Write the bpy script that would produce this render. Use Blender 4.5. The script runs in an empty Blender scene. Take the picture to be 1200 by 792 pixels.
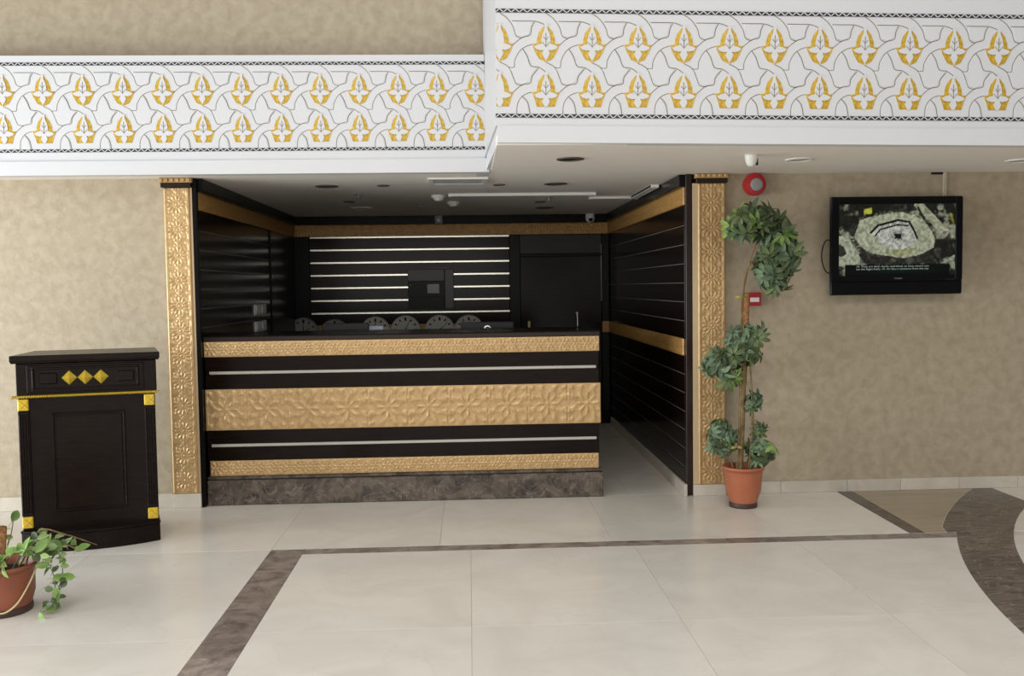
import bpy, bmesh, math, random
import numpy as np
from mathutils import Vector, Matrix, Euler
random.seed(7)
SC = bpy.context.scene
COL = SC.collection

# ------------------------------------------------------------------ camera
EYE = 1.46
YAW, PITCH, ROLL, FPX = 0.0454, -0.0544, -0.0137, 1100.7
cy, sy = math.cos(YAW), math.sin(YAW)
cp, sp = math.cos(PITCH), math.sin(PITCH)
cr, sr = math.cos(ROLL), math.sin(ROLL)
M1 = Matrix(((cy, -sy, 0), (sy, cy, 0), (0, 0, 1)))
M2 = Matrix(((1, 0, 0), (0, cp, sp), (0, -sp, cp)))
M3 = Matrix(((1, 0, 0), (0, 0, -1), (0, 1, 0)))
R3 = Matrix(((cr, -sr, 0), (sr, cr, 0), (0, 0, 1)))
RW = R3 @ M3 @ M2 @ M1                       # rows: right, down, forward
camd = bpy.data.cameras.new('camera')
camd.sensor_width = 36.0
camd.lens = FPX / 1200 * 36
camd.clip_start = 0.05
cam = bpy.data.objects.new('camera', camd)
cm = Matrix((RW[0], -RW[1], -RW[2])).transposed().to_4x4()
cm.translation = (0, 0, EYE)
cam.matrix_world = cm
COL.objects.link(cam)
SC.camera = cam

# ------------------------------------------------------------------ world, daylight and fill lamps, exposure
wd = bpy.data.worlds.new('lobby_daylight')
SC.world = wd
wd.use_nodes = True
wd.node_tree.nodes['Background'].inputs[0].default_value = (0.93, 0.96, 1.0, 1)
wd.node_tree.nodes['Background'].inputs[1].default_value = 0.27

def area(name, loc, target, sx, sy_, watts, color):
    l = bpy.data.lights.new(name, 'AREA')
    l.shape = 'RECTANGLE'; l.size = sx; l.size_y = sy_; l.energy = watts; l.color = color
    o = bpy.data.objects.new(name, l)
    o.location = loc
    o.rotation_euler = (Vector(target) - Vector(loc)).to_track_quat('-Z', 'Y').to_euler()
    COL.objects.link(o)
    return o
area('window_daylight_side', (-6.8, 3.2, 1.25), (0.0, 4.9, 1.0), 5.4, 2.4, 455, (0.92, 0.965, 1.0))
area('skylight_overhead', (0.2, 1.2, 5.6), (0.2, 2.4, 0.0), 7.0, 4.4, 150, (1.0, 0.98, 0.95))  # soft unseen fill from above for the floor and wall fronts
area('skylight_rear', (0.0, -2.4, 5.0), (0.0, -2.2, 0.0), 8.0, 4.0, 390, (1.0, 0.975, 0.94))  # added fill: brightens floor behind the camera so it bounces onto the soffit
area('window_daylight_rear', (-1.1, -4.2, 2.05), (-1.1, 6.0, 2.05), 4.0, 1.8, 44, (1.0, 0.98, 0.95))
area('glass_front_rear', (0.0, -6.5, 1.1), (0.0, 6.0, 1.3), 9.0, 2.2, 50, (1.0, 0.965, 0.91))  # unseen low fill added behind the camera to brighten the recess
SC.view_settings.view_transform = 'Standard'
SC.view_settings.look = 'None'
SC.view_settings.gamma = 1.0
SC.view_settings.use_curve_mapping = False
SC.view_settings.exposure = -0.08

# ------------------------------------------------------------------ materials
def lin(r, g, b):
    f = lambda c: (c / 255) / 12.92 if c / 255 <= 0.04045 else ((c / 255 + 0.055) / 1.055) ** 2.4
    return (f(r), f(g), f(b), 1)

def mat(name, color, rough=0.5, metal=0.0, spec=0.5, coat=0.0):
    m = bpy.data.materials.new(name)
    m.use_nodes = True
    b = m.node_tree.nodes['Principled BSDF']
    b.inputs['Base Color'].default_value = color
    b.inputs['Roughness'].default_value = rough
    b.inputs['Metallic'].default_value = metal
    b.inputs['Specular IOR Level'].default_value = spec
    b.inputs['Coat Weight'].default_value = coat
    return m

def noisy(name, c1, c2, scale=6.0, detail=5.0, rough=0.5, spec=0.5, metal=0.0, stretch=(1, 1, 1),
          bump=0.0, lo=0.35, hi=0.65, rnd=0.0, distortion=0.0, coords='Object', bscale=None):
    m = mat(name, c1, rough, metal, spec)
    nt = m.node_tree; N = nt.nodes; L = nt.links
    b = N['Principled BSDF']
    tc = N.new('ShaderNodeTexCoord'); mp = N.new('ShaderNodeMapping')
    mp.inputs['Scale'].default_value = stretch
    L.new(tc.outputs[coords], mp.inputs['Vector'])
    nz = N.new('ShaderNodeTexNoise')
    nz.inputs['Scale'].default_value = scale; nz.inputs['Detail'].default_value = detail
    nz.inputs['Distortion'].default_value = distortion
    L.new(mp.outputs[0], nz.inputs['Vector'])
    rp = N.new('ShaderNodeValToRGB')
    rp.color_ramp.elements[0].position = lo; rp.color_ramp.elements[0].color = c1
    rp.color_ramp.elements[1].position = hi; rp.color_ramp.elements[1].color = c2
    L.new(nz.outputs['Fac'], rp.inputs[0])
    out = rp.outputs[0]
    if rnd:
        oi = N.new('ShaderNodeObjectInfo'); mr = N.new('ShaderNodeMapRange')
        mr.inputs[3].default_value = 1 - rnd; mr.inputs[4].default_value = 1 + rnd
        L.new(oi.outputs['Random'], mr.inputs[0])
        hs = N.new('ShaderNodeHueSaturation')
        L.new(mr.outputs[0], hs.inputs['Value']); L.new(out, hs.inputs['Color'])
        out = hs.outputs[0]
    L.new(out, b.inputs['Base Color'])
    if bump:
        bp = N.new('ShaderNodeBump'); bp.inputs['Strength'].default_value = bump
        bp.inputs['Distance'].default_value = 0.01
        src = nz
        if bscale:
            src = N.new('ShaderNodeTexNoise'); src.inputs['Scale'].default_value = bscale
            src.inputs['Detail'].default_value = 3
            L.new(mp.outputs[0], src.inputs['Vector'])
        L.new(src.outputs['Fac'], bp.inputs['Height']); L.new(bp.outputs[0], b.inputs['Normal'])
    return m

def marble(name, base, dark, vein, scale, rough, rnd, spec=0.5, vamt=0.6, stretch=(1, 1, 1)):
    m = mat(name, base, rough, 0, spec)
    nt = m.node_tree; N = nt.nodes; L = nt.links; b = N['Principled BSDF']
    tc = N.new('ShaderNodeTexCoord'); mp = N.new('ShaderNodeMapping'); oi = N.new('ShaderNodeObjectInfo')
    mp.inputs['Scale'].default_value = stretch
    sc = N.new('ShaderNodeVectorMath'); sc.operation = 'SCALE'; sc.inputs['Scale'].default_value = 37.0
    cb = N.new('ShaderNodeCombineXYZ')
    L.new(oi.outputs['Random'], cb.inputs[0]); L.new(oi.outputs['Random'], cb.inputs[2])
    L.new(cb.outputs[0], sc.inputs[0]); L.new(sc.outputs[0], mp.inputs['Location'])
    L.new(tc.outputs['Object'], mp.inputs['Vector'])
    n1 = N.new('ShaderNodeTexNoise'); n1.inputs['Scale'].default_value = scale; n1.inputs['Detail'].default_value = 7
    n1.inputs['Distortion'].default_value = 1.2
    L.new(mp.outputs[0], n1.inputs['Vector'])
    r1 = N.new('ShaderNodeValToRGB')
    r1.color_ramp.elements[0].position = 0.32; r1.color_ramp.elements[0].color = dark
    r1.color_ramp.elements[1].position = 0.62; r1.color_ramp.elements[1].color = base
    L.new(n1.outputs['Fac'], r1.inputs[0])
    n2 = N.new('ShaderNodeTexNoise'); n2.inputs['Scale'].default_value = scale * 0.55; n2.inputs['Detail'].default_value = 5
    n2.inputs['Distortion'].default_value = 2.5
    L.new(mp.outputs[0], n2.inputs['Vector'])
    r2 = N.new('ShaderNodeValToRGB')
    e = r2.color_ramp.elements
    e[0].position = 0.485; e[0].color = (0, 0, 0, 1); e[1].position = 0.515; e[1].color = (0, 0, 0, 1)
    k = e.new(0.5); k.color = (vamt, vamt, vamt, 1)
    L.new(n2.outputs['Fac'], r2.inputs[0])
    mx = N.new('ShaderNodeMix'); mx.data_type = 'RGBA'
    L.new(r2.outputs[0], mx.inputs[0]); L.new(r1.outputs[0], mx.inputs[6]); mx.inputs[7].default_value = vein
    hs = N.new('ShaderNodeHueSaturation'); mr = N.new('ShaderNodeMapRange')
    mr.inputs[3].default_value = 1 - rnd; mr.inputs[4].default_value = 1 + rnd
    L.new(oi.outputs['Random'], mr.inputs[0]); L.new(mr.outputs[0], hs.inputs['Value'])
    L.new(mx.outputs[2], hs.inputs['Color']); L.new(hs.outputs[0], b.inputs['Base Color'])
    return m

WHITE = mat('white_plaster', (0.665, 0.665, 0.675, 1), 0.45, spec=0.35)
SOFFIT = mat('soffit_paint', (0.90, 0.86, 0.80, 1), 0.6, spec=0.3)
PAPER = noisy('beige_wallpaper', (0.375, 0.308, 0.210, 1), (0.475, 0.402, 0.292, 1), 15.0, 10.0, 0.5, 0.3, bump=0.2, lo=0.30, hi=0.72, distortion=0.4, bscale=45)
CREAM = marble('cream_marble', (0.745, 0.70, 0.62, 1), (0.68, 0.63, 0.55, 1), (0.60, 0.55, 0.465, 1), 2.2, 0.22, 0.035, 0.4, 0.22)
BASEM = marble('pale_marble', (0.62, 0.565, 0.475, 1), (0.53, 0.475, 0.39, 1), (0.45, 0.42, 0.36, 1), 4.0, 0.35, 0.06, 0.4, 0.3)
BROWNM = marble('brown_marble', (0.125, 0.096, 0.073, 1), (0.032, 0.025, 0.02, 1), (0.46, 0.41, 0.35, 1), 9.0, 0.28, 0.12, 0.45, 0.28)
RINGM = marble('ring_marble', (0.135, 0.102, 0.077, 1), (0.045, 0.034, 0.027, 1), (0.52, 0.47, 0.40, 1), 6.0, 0.28, 0.12, 0.45, 0.55, (1, 2.5, 1))
GREYM = marble('grey_brown_marble', (0.30, 0.245, 0.21, 1), (0.13, 0.105, 0.09, 1), (0.5, 0.45, 0.40, 1), 8.0, 0.3, 0.22, 0.45, 0.4)
TANM = marble('tan_marble', (0.36, 0.29, 0.205, 1), (0.28, 0.22, 0.15, 1), (0.42, 0.34, 0.25, 1), 5.0, 0.3, 0.05, 0.45, 0.3, (0.4, 2, 1))
GROUT = mat('grout', (0.60, 0.55, 0.47, 1), 0.8)
WOOD = noisy('dark_wenge', (0.006, 0.0035, 0.0026, 1), (0.012, 0.0065, 0.0045, 1), 8, 5, 0.16, 0.14, stretch=(0.6, 1, 9), rnd=0.12)
PODW = noisy('podium_wood', (0.0065, 0.0035, 0.0022, 1), (0.011, 0.0062, 0.004, 1), 9, 5, 0.27, 0.14, stretch=(1, 1, 6))
EDGE = mat('brown_edge', (0.022, 0.011, 0.008, 1), 0.3, spec=0.3)
BLACKTOP = mat('black_top', (0.007, 0.0062, 0.006, 1), 0.25, spec=0.13)
STRIP = mat('pale_strip', (0.50, 0.47, 0.42, 1), 0.3, 0.2)
STRIPR = mat('groove_metal', (0.34, 0.30, 0.27, 1), 0.3, 0.2)
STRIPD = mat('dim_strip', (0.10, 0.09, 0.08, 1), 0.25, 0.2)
STRIPW = mat('ivory_strip', (0.86, 0.82, 0.70, 1), 0.22, 0.85)
GOLDP = noisy('carved_gold', (0.50, 0.32, 0.14, 1), (0.60, 0.395, 0.185, 1), 22, 4, 0.34, 0.5, 0.3)
GOLDR = noisy('orange_gold', (0.44, 0.235, 0.07, 1), (0.56, 0.32, 0.10, 1), 22, 4, 0.4, 0.5, 0.15)
RAIL = mat('cabinet_rail', (0.075, 0.072, 0.068, 1), 0.3, spec=0.4)
PALEG = mat('pale_gold', (0.60, 0.45, 0.27, 1), 0.45, 0.1)
GOLDD = mat('dull_gold', (0.45, 0.29, 0.12, 1), 0.45, 0.15)
LEAFG = noisy('gilt', (0.46, 0.27, 0.02, 1), (0.66, 0.44, 0.045, 1), 60, 3, 0.4, 0.5, 0.1)
GILT = mat('bright_gilt', (0.66, 0.46, 0.04, 1), 0.32, 0.45)
INCISE = mat('incised_line', (0.19, 0.15, 0.10, 1), 0.8)
INKD = mat('dark_border', (0.022, 0.022, 0.024, 1), 0.6)
BLACKP = mat('black_plastic', (0.0035, 0.0035, 0.004, 1), 0.28, spec=0.15)
GREYP = mat('grey_plastic', (0.30, 0.30, 0.29, 1), 0.45)
DGREY = mat('dark_grey', (0.030, 0.028, 0.029, 1), 0.35, spec=0.3)
PALEP = mat('pale_plastic', (0.78, 0.77, 0.72, 1), 0.4)
CHROME = mat('chrome', (0.7, 0.7, 0.68, 1), 0.25, 0.9)
BRASS = mat('brass', (0.40, 0.29, 0.12, 1), 0.35, 0.7)
RED = mat('red_plastic', (0.42, 0.012, 0.016, 1), 0.35)
TERRA = noisy('terracotta', (0.40, 0.125, 0.06, 1), (0.47, 0.16, 0.08, 1), 5, 4, 0.45, 0.4)
TERRA2 = noisy('brown_terracotta', (0.25, 0.075, 0.04, 1), (0.31, 0.10, 0.055, 1), 5, 4, 0.45, 0.4)
TERRAD = mat('dark_pot_base', (0.06, 0.032, 0.026, 1), 0.5)
SOIL = noisy('soil', (0.02, 0.014, 0.01, 1), (0.07, 0.05, 0.035, 1), 40, 4, 0.95, 0.1, bump=0.6)
COIR = noisy('coir', (0.22, 0.10, 0.04, 1), (0.46, 0.24, 0.11, 1), 60, 4, 0.9, 0.1, bump=0.6)
STEM = noisy('stem', (0.15, 0.09, 0.035, 1), (0.28, 0.19, 0.085, 1), 25, 3, 0.7)
def leafmat(name, a, b, rnd=0.25):
    return noisy(name, a, b, 14, 3, 0.42, 0.4, rnd=rnd)
LEAFD = leafmat('dark_leaf', (0.05, 0.078, 0.028, 1), (0.11, 0.148, 0.06, 1), 0.45)
LEAFM = leafmat('blue_green_leaf', (0.085, 0.14, 0.075, 1), (0.16, 0.225, 0.13, 1), 0.35)
LEAFL = leafmat('light_leaf', (0.10, 0.20, 0.03, 1), (0.24, 0.36, 0.09, 1), 0.3)
LEAFY = leafmat('yellow_leaf', (0.42, 0.36, 0.03, 1), (0.5, 0.46, 0.08, 1), 0.1)
CORD = mat('pale_cord', (0.66, 0.55, 0.30, 1), 0.8)
BRONZE = mat('dark_bronze', (0.10, 0.085, 0.07, 1), 0.4)
CARD = mat('card', (0.80, 0.80, 0.76, 1), 0.6)
BCARD = mat('blue_white_card', (0.52, 0.58, 0.72, 1), 0.6)
DIAL = mat('clock_dial', (0.80, 0.78, 0.70, 1), 0.5)
DIAL_SHADED = mat('grey_clock_dial', (0.42, 0.40, 0.37, 1), 0.5)  # dial colour darkened for the shadow on the two left clocks
PURPLE = mat('purple_bead', (0.35, 0.12, 0.35, 1), 0.4)

# ------------------------------------------------------------------ builders
def mesh_obj(name, verts, faces, m, parent=None, loc=(0, 0, 0), rot=(0, 0, 0), smooth=False, bevel=0.0, fix=True):
    me = bpy.data.meshes.new(name)
    me.from_pydata([tuple(v) for v in verts], [], faces)
    if fix or bevel:
        bm = bmesh.new(); bm.from_mesh(me)
        bmesh.ops.recalc_face_normals(bm, faces=bm.faces)
        if bevel:
            bmesh.ops.bevel(bm, geom=bm.edges[:], offset=bevel, segments=1, affect='EDGES', clamp_overlap=True)
        bm.to_mesh(me); bm.free()
    if smooth:
        me.polygons.foreach_set('use_smooth', [True] * len(me.polygons))
    me.materials.append(m)
    o = bpy.data.objects.new(name, me)
    o.location = loc; o.rotation_euler = rot
    if parent: o.parent = parent
    COL.objects.link(o)
    return o

class MB:
    def __init__(s): s.v = []; s.f = []
    def box(s, x0, x1, y0, y1, z0, z1):
        n = len(s.v)
        s.v += [(x0, y0, z0), (x1, y0, z0), (x1, y1, z0), (x0, y1, z0), (x0, y0, z1), (x1, y0, z1), (x1, y1, z1), (x0, y1, z1)]
        s.f += [(n, n + 3, n + 2, n + 1), (n + 4, n + 5, n + 6, n + 7), (n, n + 1, n + 5, n + 4), (n + 1, n + 2, n + 6, n + 5), (n + 2, n + 3, n + 7, n + 6), (n + 3, n, n + 4, n + 7)]
        return s
    def prism(s, poly, a, b, axis='z'):
        """polygon of 2D points extruded from a to b along an axis (for 'y' the points are x,z)"""
        n = len(s.v); k = len(poly)
        for t in (a, b):
            for p in poly:
                s.v.append((p[0], p[1], t) if axis == 'z' else (p[0], t, p[1]) if axis == 'y' else (t, p[0], p[1]))
        s.f.append(tuple(range(n + k - 1, n - 1, -1))); s.f.append(tuple(range(n + k, n + 2 * k)))
        for i in range(k):
            j = (i + 1) % k
            s.f.append((n + i, n + j, n + k + j, n + k + i))
        return s
    def lathe(s, prof, seg=24, c=(0, 0, 0), axis='z', cap=True):
        n = len(s.v); k = len(prof)
        for r, h in prof:
            for i in range(seg):
                t = 2 * math.pi * i / seg
                a, b = r * math.cos(t), r * math.sin(t)
                p = (a, b, h) if axis == 'z' else (a, h, b) if axis == 'y' else (h, a, b)
                s.v.append((p[0] + c[0], p[1] + c[1], p[2] + c[2]))
        for q in range(k - 1):
            for i in range(seg):
                j = (i + 1) % seg
                s.f.append((n + q * seg + i, n + q * seg + j, n + (q + 1) * seg + j, n + (q + 1) * seg + i))
        if cap:
            s.f.append(tuple(n + i for i in range(seg)))
            s.f.append(tuple(n + (k - 1) * seg + i for i in range(seg)))
        return s
    def tube(s, pts, r, seg=6):
        n = len(s.v); pts = [Vector(p) for p in pts]; k = len(pts)
        rr = r if isinstance(r, (list, tuple)) else [r] * k
        up = Vector((0.31, 0.17, 0.93))
        for i, p in enumerate(pts):
            d = (pts[min(i + 1, k - 1)] - pts[max(i - 1, 0)]).normalized()
            a = d.cross(up)
            a = a.normalized() if a.length > 1e-4 else Vector((1, 0, 0))
            b = d.cross(a)
            for j in range(seg):
                t = 2 * math.pi * j / seg
                s.v.append(tuple(p + (a * math.cos(t) + b * math.sin(t)) * rr[i]))
        for i in range(k - 1):
            for j in range(seg):
                q = (j + 1) % seg
                s.f.append((n + i * seg + j, n + i * seg + q, n + (i + 1) * seg + q, n + (i + 1) * seg + j))
        s.f.append(tuple(range(n, n + seg))); s.f.append(tuple(range(n + (k - 1) * seg, n + k * seg)))
        return s
    def build(s, name, m, parent=None, **kw): return mesh_obj(name, s.v, s.f, m, parent, **kw)

def bx(name, m, parent, x0, x1, y0, y1, z0, z1, bevel=0.002, **kw):
    return MB().box(x0, x1, y0, y1, z0, z1).build(name, m, parent, bevel=bevel, **kw)

def tag(o, label=None, cat=None, group=None, kind=None):
    if label: o['label'] = label
    if cat: o['category'] = cat
    if group: o['group'] = group
    if kind: o['kind'] = kind
    return o
def thing(name, label, cat, loc=(0, 0, 0), rz=0.0, group=None, kind=None):
    o = bpy.data.objects.new(name, None)
    o.empty_display_size = 0.1
    o.location = loc; o.rotation_euler = (0, 0, rz)
    COL.objects.link(o)
    return tag(o, label, cat, group, kind)
def dup(root, loc, label, rot=None):
    r = root.copy(); COL.objects.link(r); r.location = loc; r['label'] = label
    if rot: r.rotation_euler = rot
    for ch in list(root.children):
        c = ch.copy(); COL.objects.link(c); c.parent = r
        for g in ch.children:
            d = g.copy(); COL.objects.link(d); d.parent = c
    return r
def smooth_line(pts, k=5):
    P = [Vector((p[0], p[1])) for p in pts]
    if len(P) < 3: return P
    out = []
    for i in range(len(P) - 1):
        a, b, c, d = P[max(i - 1, 0)], P[i], P[i + 1], P[min(i + 2, len(P) - 1)]
        for j in range(k):
            t = j / k
            out.append(0.5 * ((2 * b) + (c - a) * t + (2 * a - 5 * b + 4 * c - d) * t * t + (3 * b - a - 3 * c + d) * t ** 3))
    return out + [P[-1]]
def curve3(pts, k=6):
    P = [Vector(p) for p in pts]; out = []
    for i in range(len(P) - 1):
        a, b, c, d = P[max(i - 1, 0)], P[i], P[i + 1], P[min(i + 2, len(P) - 1)]
        for j in range(k):
            t = j / k
            out.append(0.5 * ((2 * b) + (c - a) * t + (2 * a - 5 * b + 4 * c - d) * t * t + (3 * b - a - 3 * c + d) * t ** 3))
    return out + [P[-1]]

def relief(name, w, h, step, fn, m, parent, loc, rot=(0, 0, 0), depth=0.012):
    """a carved panel: x 0..w, z 0..h, front face towards -y raised by fn(x, z)"""
    nx = max(2, int(w / step)); nz = max(2, int(h / step))
    xs = np.linspace(0, w, nx + 1); zs = np.linspace(0, h, nz + 1)
    X, Z = np.meshgrid(xs, zs)
    Hh = fn(X, Z)
    Hh[0, :] = Hh[-1, :] = 0; Hh[:, 0] = Hh[:, -1] = 0
    # outer ring folded back to give the panel its thickness
    Xp = np.pad(X, 1, mode='edge'); Zp = np.pad(Z, 1, mode='edge'); Yp = np.pad(-Hh, 1, constant_values=depth)
    a, b = Xp.shape
    v = np.stack([Xp.ravel(), Yp.ravel(), Zp.ravel()], 1)
    i = np.arange(a * b).reshape(a, b)
    f = np.stack([i[:-1, :-1].ravel(), i[:-1, 1:].ravel(), i[1:, 1:].ravel(), i[1:, :-1].ravel()], 1)
    return mesh_obj(name, v.tolist(), f.tolist(), m, parent, loc, rot, smooth=True, fix=False)

def rosette(X, Z, cx, cz, R, n=12, amp=0.006):
    r = np.hypot(X - cx, Z - cz) / R; t = np.arctan2(Z - cz, X - cx)
    pet = np.clip(np.cos(n * t) * 0.5 + 0.5, 0, 1) ** 0.8
    body = np.exp(-((r - 0.62) / 0.27) ** 2)
    sm = (np.clip(-np.cos(n * t), 0, 1)) * np.exp(-((r - 0.95) / 0.12) ** 2) * 0.7
    ring = np.exp(-((r - 0.27) / 0.05) ** 2) * 0.5
    boss = np.exp(-(r / 0.12) ** 2) * 0.9
    return amp * np.where(r < 1.15, pet * body + sm + ring + boss, 0)
def fn_pilaster(w):
    def f(X, Z):
        H = np.zeros_like(X); s = 0.168; R = w * 0.42
        k = 0
        while k * s < 2.3:
            H += rosette(X, Z, w / 2, 0.09 + k * s, min(R, 0.082), 12, 0.0065)
            for dx in (0.16, 0.84):
                H += 0.004 * np.exp(-(np.hypot(X - w * dx, Z - 0.09 - (k + .5) * s) / 0.014) ** 2)
            H += 0.004 * np.exp(-((np.abs(X - w / 2) + np.abs(Z - 0.09 - (k + .5) * s)) / 0.018) ** 4)
            k += 1
        e = np.minimum(X, w - X)
        H = np.where(e < 0.016, 0.002, H)
        H += 0.005 * np.exp(-((e - 0.010) / 0.0035) ** 2) + 0.004 * np.exp(-((e - 0.019) / 0.002) ** 2)
        return H
    return f
def fn_wide(w, h):
    def f(X, Z):
        s = h * 0.985; H = np.zeros_like(X)
        xl = (X % s)
        r = np.hypot(xl - s / 2, Z - h / 2) / (s * 0.5); t = np.arctan2(Z - h / 2, xl - s / 2)
        for n, r0, wd_, ph, a in ((8, 0.42, 0.2, 0, 1.0), (8, 0.82, 0.2, math.pi, 0.9), (16, 1.12, 0.1, 0, 0.9), (16, 0.62, 0.08, math.pi, 0.5)):
            H += 0.006 * a * np.clip(np.cos(n * t + ph), 0, 1) ** 0.7 * np.exp(-((r - r0) / wd_) ** 2)
        H += 0.005 * np.exp(-(r / 0.1) ** 2)
        ex = np.minimum(xl, s - xl)
        H += 0.004 * np.exp(-((ex - 0.012) / 0.004) ** 2) * (1 - np.exp(-((Z - h / 2) / 0.03) ** 2))
        ez = np.minimum(Z, h - Z)
        H *= np.clip((ez - 0.008) / 0.008, 0, 1)
        return H
    return f
def fn_small(h, s=None):
    s = s or h * 0.8
    def f(X, Z):
        xl = X % s - s / 2; zl = Z - h / 2
        r = np.hypot(xl, zl) / (s / 2); t = np.arctan2(zl, xl)
        H = 0.0065 * np.clip(np.cos(6 * t), 0, 1) * np.exp(-((r - 0.5) / 0.25) ** 2)
        H += 0.006 * np.clip(np.cos(8 * t + 2), 0, 1) * np.exp(-((r - 1.1) / 0.22) ** 2)
        H += 0.006 * np.exp(-(r / 0.16) ** 2)
        ez = np.minimum(Z, h - Z)
        H *= np.clip((ez - 0.008) / 0.006, 0, 1)
        return H
    return f

# ------------------------------------------------------------------ key planes
WY = 6.40          # beige wall
ZC = 2.21          # soffit
RL, RR, RB = -1.81, 1.485, 9.88   # recess left, right, back

# ------------------------------------------------------------------ floor
floor = tag(MB().box(-6.4, 6.4, -6.4, 10.2, -0.12, -0.004).build('floor', GROUT), 'cream marble slab floor with brown marble inlays in the lobby', 'floor', kind='structure')
def tile(x0, x1, y0, y1, m=CREAM, name='tile', z=0.0):
    g = 0.0008
    o = MB().box(-(x1 - x0) / 2 + g, (x1 - x0) / 2 - g, -(y1 - y0) / 2 + g, (y1 - y0) / 2 - g, -0.02, z).build(name, m, floor, bevel=0.0005)
    o.location = ((x0 + x1) / 2, (y0 + y1) / 2, 0)
    return o
SX0, SX1, SYa, SYb = -1.132, -0.942, 5.165, 5.272
xin = [SX1, -0.010, 0.905, 1.83, 2.75, 3.67, 4.6]
yin = [5.165, 3.98, 2.80, 1.62, 0.44, -0.74, -1.92]
for i in range(6):
    for j in range(6): tile(xin[i], xin[i + 1], yin[j + 1], yin[j])
xo = [-4.1, -3.12, -2.13, SX0]
yo = [6.44, 5.27, 3.92, 2.74, 1.56, 0.38, -0.80]
for i in range(3):
    for j in range(6): tile(xo[i], xo[i + 1], yo[j + 1], yo[j])
xt = [SX0, -0.187, 0.80, 1.79, 2.59, 3.57, 4.6]
for i in range(6): tile(xt[i], xt[i + 1], SYb, 6.44)
for i, (a, b) in enumerate([(-1.8, -0.69), (-0.69, 0.30), (0.30, 1.10), (1.10, 1.50)]):
    for j in range(3): tile(a, b, 6.44 + j * 1.16, 6.44 + (j + 1) * 1.16)
# brown strips
ys = [SYb, 4.86, 4.30, 3.72, 3.1, 2.5, 1.9, 1.3, 0.7, 0.1, -0.5]
for j in range(len(ys) - 1): tile(SX0, SX1, ys[j + 1], ys[j], GREYM, 'border_stone')
xsb = [SX1, -0.35, 0.26, 0.88, 1.45, 2.03, 2.30, 2.62, 2.93]
for i in range(len(xsb) - 1): tile(xsb[i], xsb[i + 1], SYa, SYb, GREYM, 'border_stone')
# the circular inlay on the right: outer and inner arcs
def circ3(p, q, r):
    ax, ay = p; bx_, by = q; cx, cyy = r
    d = 2 * (ax * (by - cyy) + bx_ * (cyy - ay) + cx * (ay - by))
    ux = ((ax * ax + ay * ay) * (by - cyy) + (bx_ * bx_ + by * by) * (cyy - ay) + (cx * cx + cyy * cyy) * (ay - by)) / d
    uy = ((ax * ax + ay * ay) * (cx - bx_) + (bx_ * bx_ + by * by) * (ax - cx) + (cx * cx + cyy * cyy) * (bx_ - ax)) / d
    return ux, uy, math.hypot(ax - ux, ay - uy)
def arc_x(c, y):      # left side of the circle at depth y
    return c[0] - math.sqrt(max(c[2] ** 2 - (y - c[1]) ** 2, 0))
OC = circ3((2.314, 3.933), (2.52, 4.62), (2.864, 5.36))
OC2 = circ3((2.835, 5.466), (3.096, 5.862), (3.509, 6.365))
IC = circ3((2.831, 4.635), (3.123, 5.219), (3.522, 5.778))
def flat_piece(name, poly, m, z0=-0.003, z1=0.0012):
    n = len(poly); cx = sum(p[0] for p in poly) / n; cyy = sum(p[1] for p in poly) / n
    o = MB().prism([(p[0] - cx, p[1] - cyy) for p in poly], z0, z1).build(name, m, floor)
    o.location = (cx, cyy, 0)
    return o
yb = [2.6, 3.0, 3.4, 3.75, 4.1, 4.45, 4.8, 5.13, 5.2725]
def inner_x(y): return arc_x(IC, y)
for j in range(len(yb) - 1):
    t = [yb[j] + 0.001 + (yb[j + 1] - yb[j] - 0.002) * k / 6 for k in range(7)]
    flat_piece('ring_stone', [(inner_x(q), q) for q in t] + [(arc_x(OC, q), q) for q in reversed(t)], RINGM)
t = [5.2735 + (6.378 - 5.2735) * k / 10 for k in range(11)]
t2 = [5.2735 + (5.90 - 5.2735) * k / 5 for k in range(6)]
flat_piece('ring_stone', [(arc_x(OC2, max(q, 5.335)), q) for q in t] + [(3.655, 6.378), (3.655, 5.93)] + [(min(inner_x(q), 3.655), q) for q in reversed(t2)], RINGM)
# narrow straight stone and the tan field beside it
flat_piece('border_stone', [(2.535, SYb + 0.002), (2.625, SYb + 0.002), (2.655, 6.376), (2.545, 6.376)], BROWNM)
flat_piece('inlay_stone', [(2.628, SYb + 0.003), (arc_x(OC2, 5.335) - 0.004, SYb + 0.003)] + [(arc_x(OC2, max(q, 5.335)) - 0.004, q) for q in t[1:]] + [(2.657, 6.376)], TANM)

# ------------------------------------------------------------------ walls, soffit
tag(MB().box(-5.0, -1.86, WY, WY + 0.12, 0, 3.7).box(-1.86, 0.16, WY, WY + 0.12, ZC + 0.05, 3.7).build('wall_left', PAPER),
    'mottled beige papered wall left of the desk, rising above the white frieze', 'wall', kind='structure')
tag(MB().box(1.56, 4.9, WY, WY + 0.12, 0, ZC + 0.05).build('wall_right', PAPER),
    'mottled beige papered wall right of the desk carrying the television', 'wall', kind='structure')
tag(MB().box(-5.0, 0.16, 6.17, WY + 0.01, ZC, ZC + 0.05).box(0.16, 4.9, 5.02, WY + 0.01, ZC, ZC + 0.05).box(RL - 0.1, RR + 0.12, WY + 0.01, RB + 0.15, ZC, ZC + 0.05).build('ceiling', SOFFIT),
    'low grey painted ceiling over the desk recess and under the bulkheads', 'ceiling', kind='structure')

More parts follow.
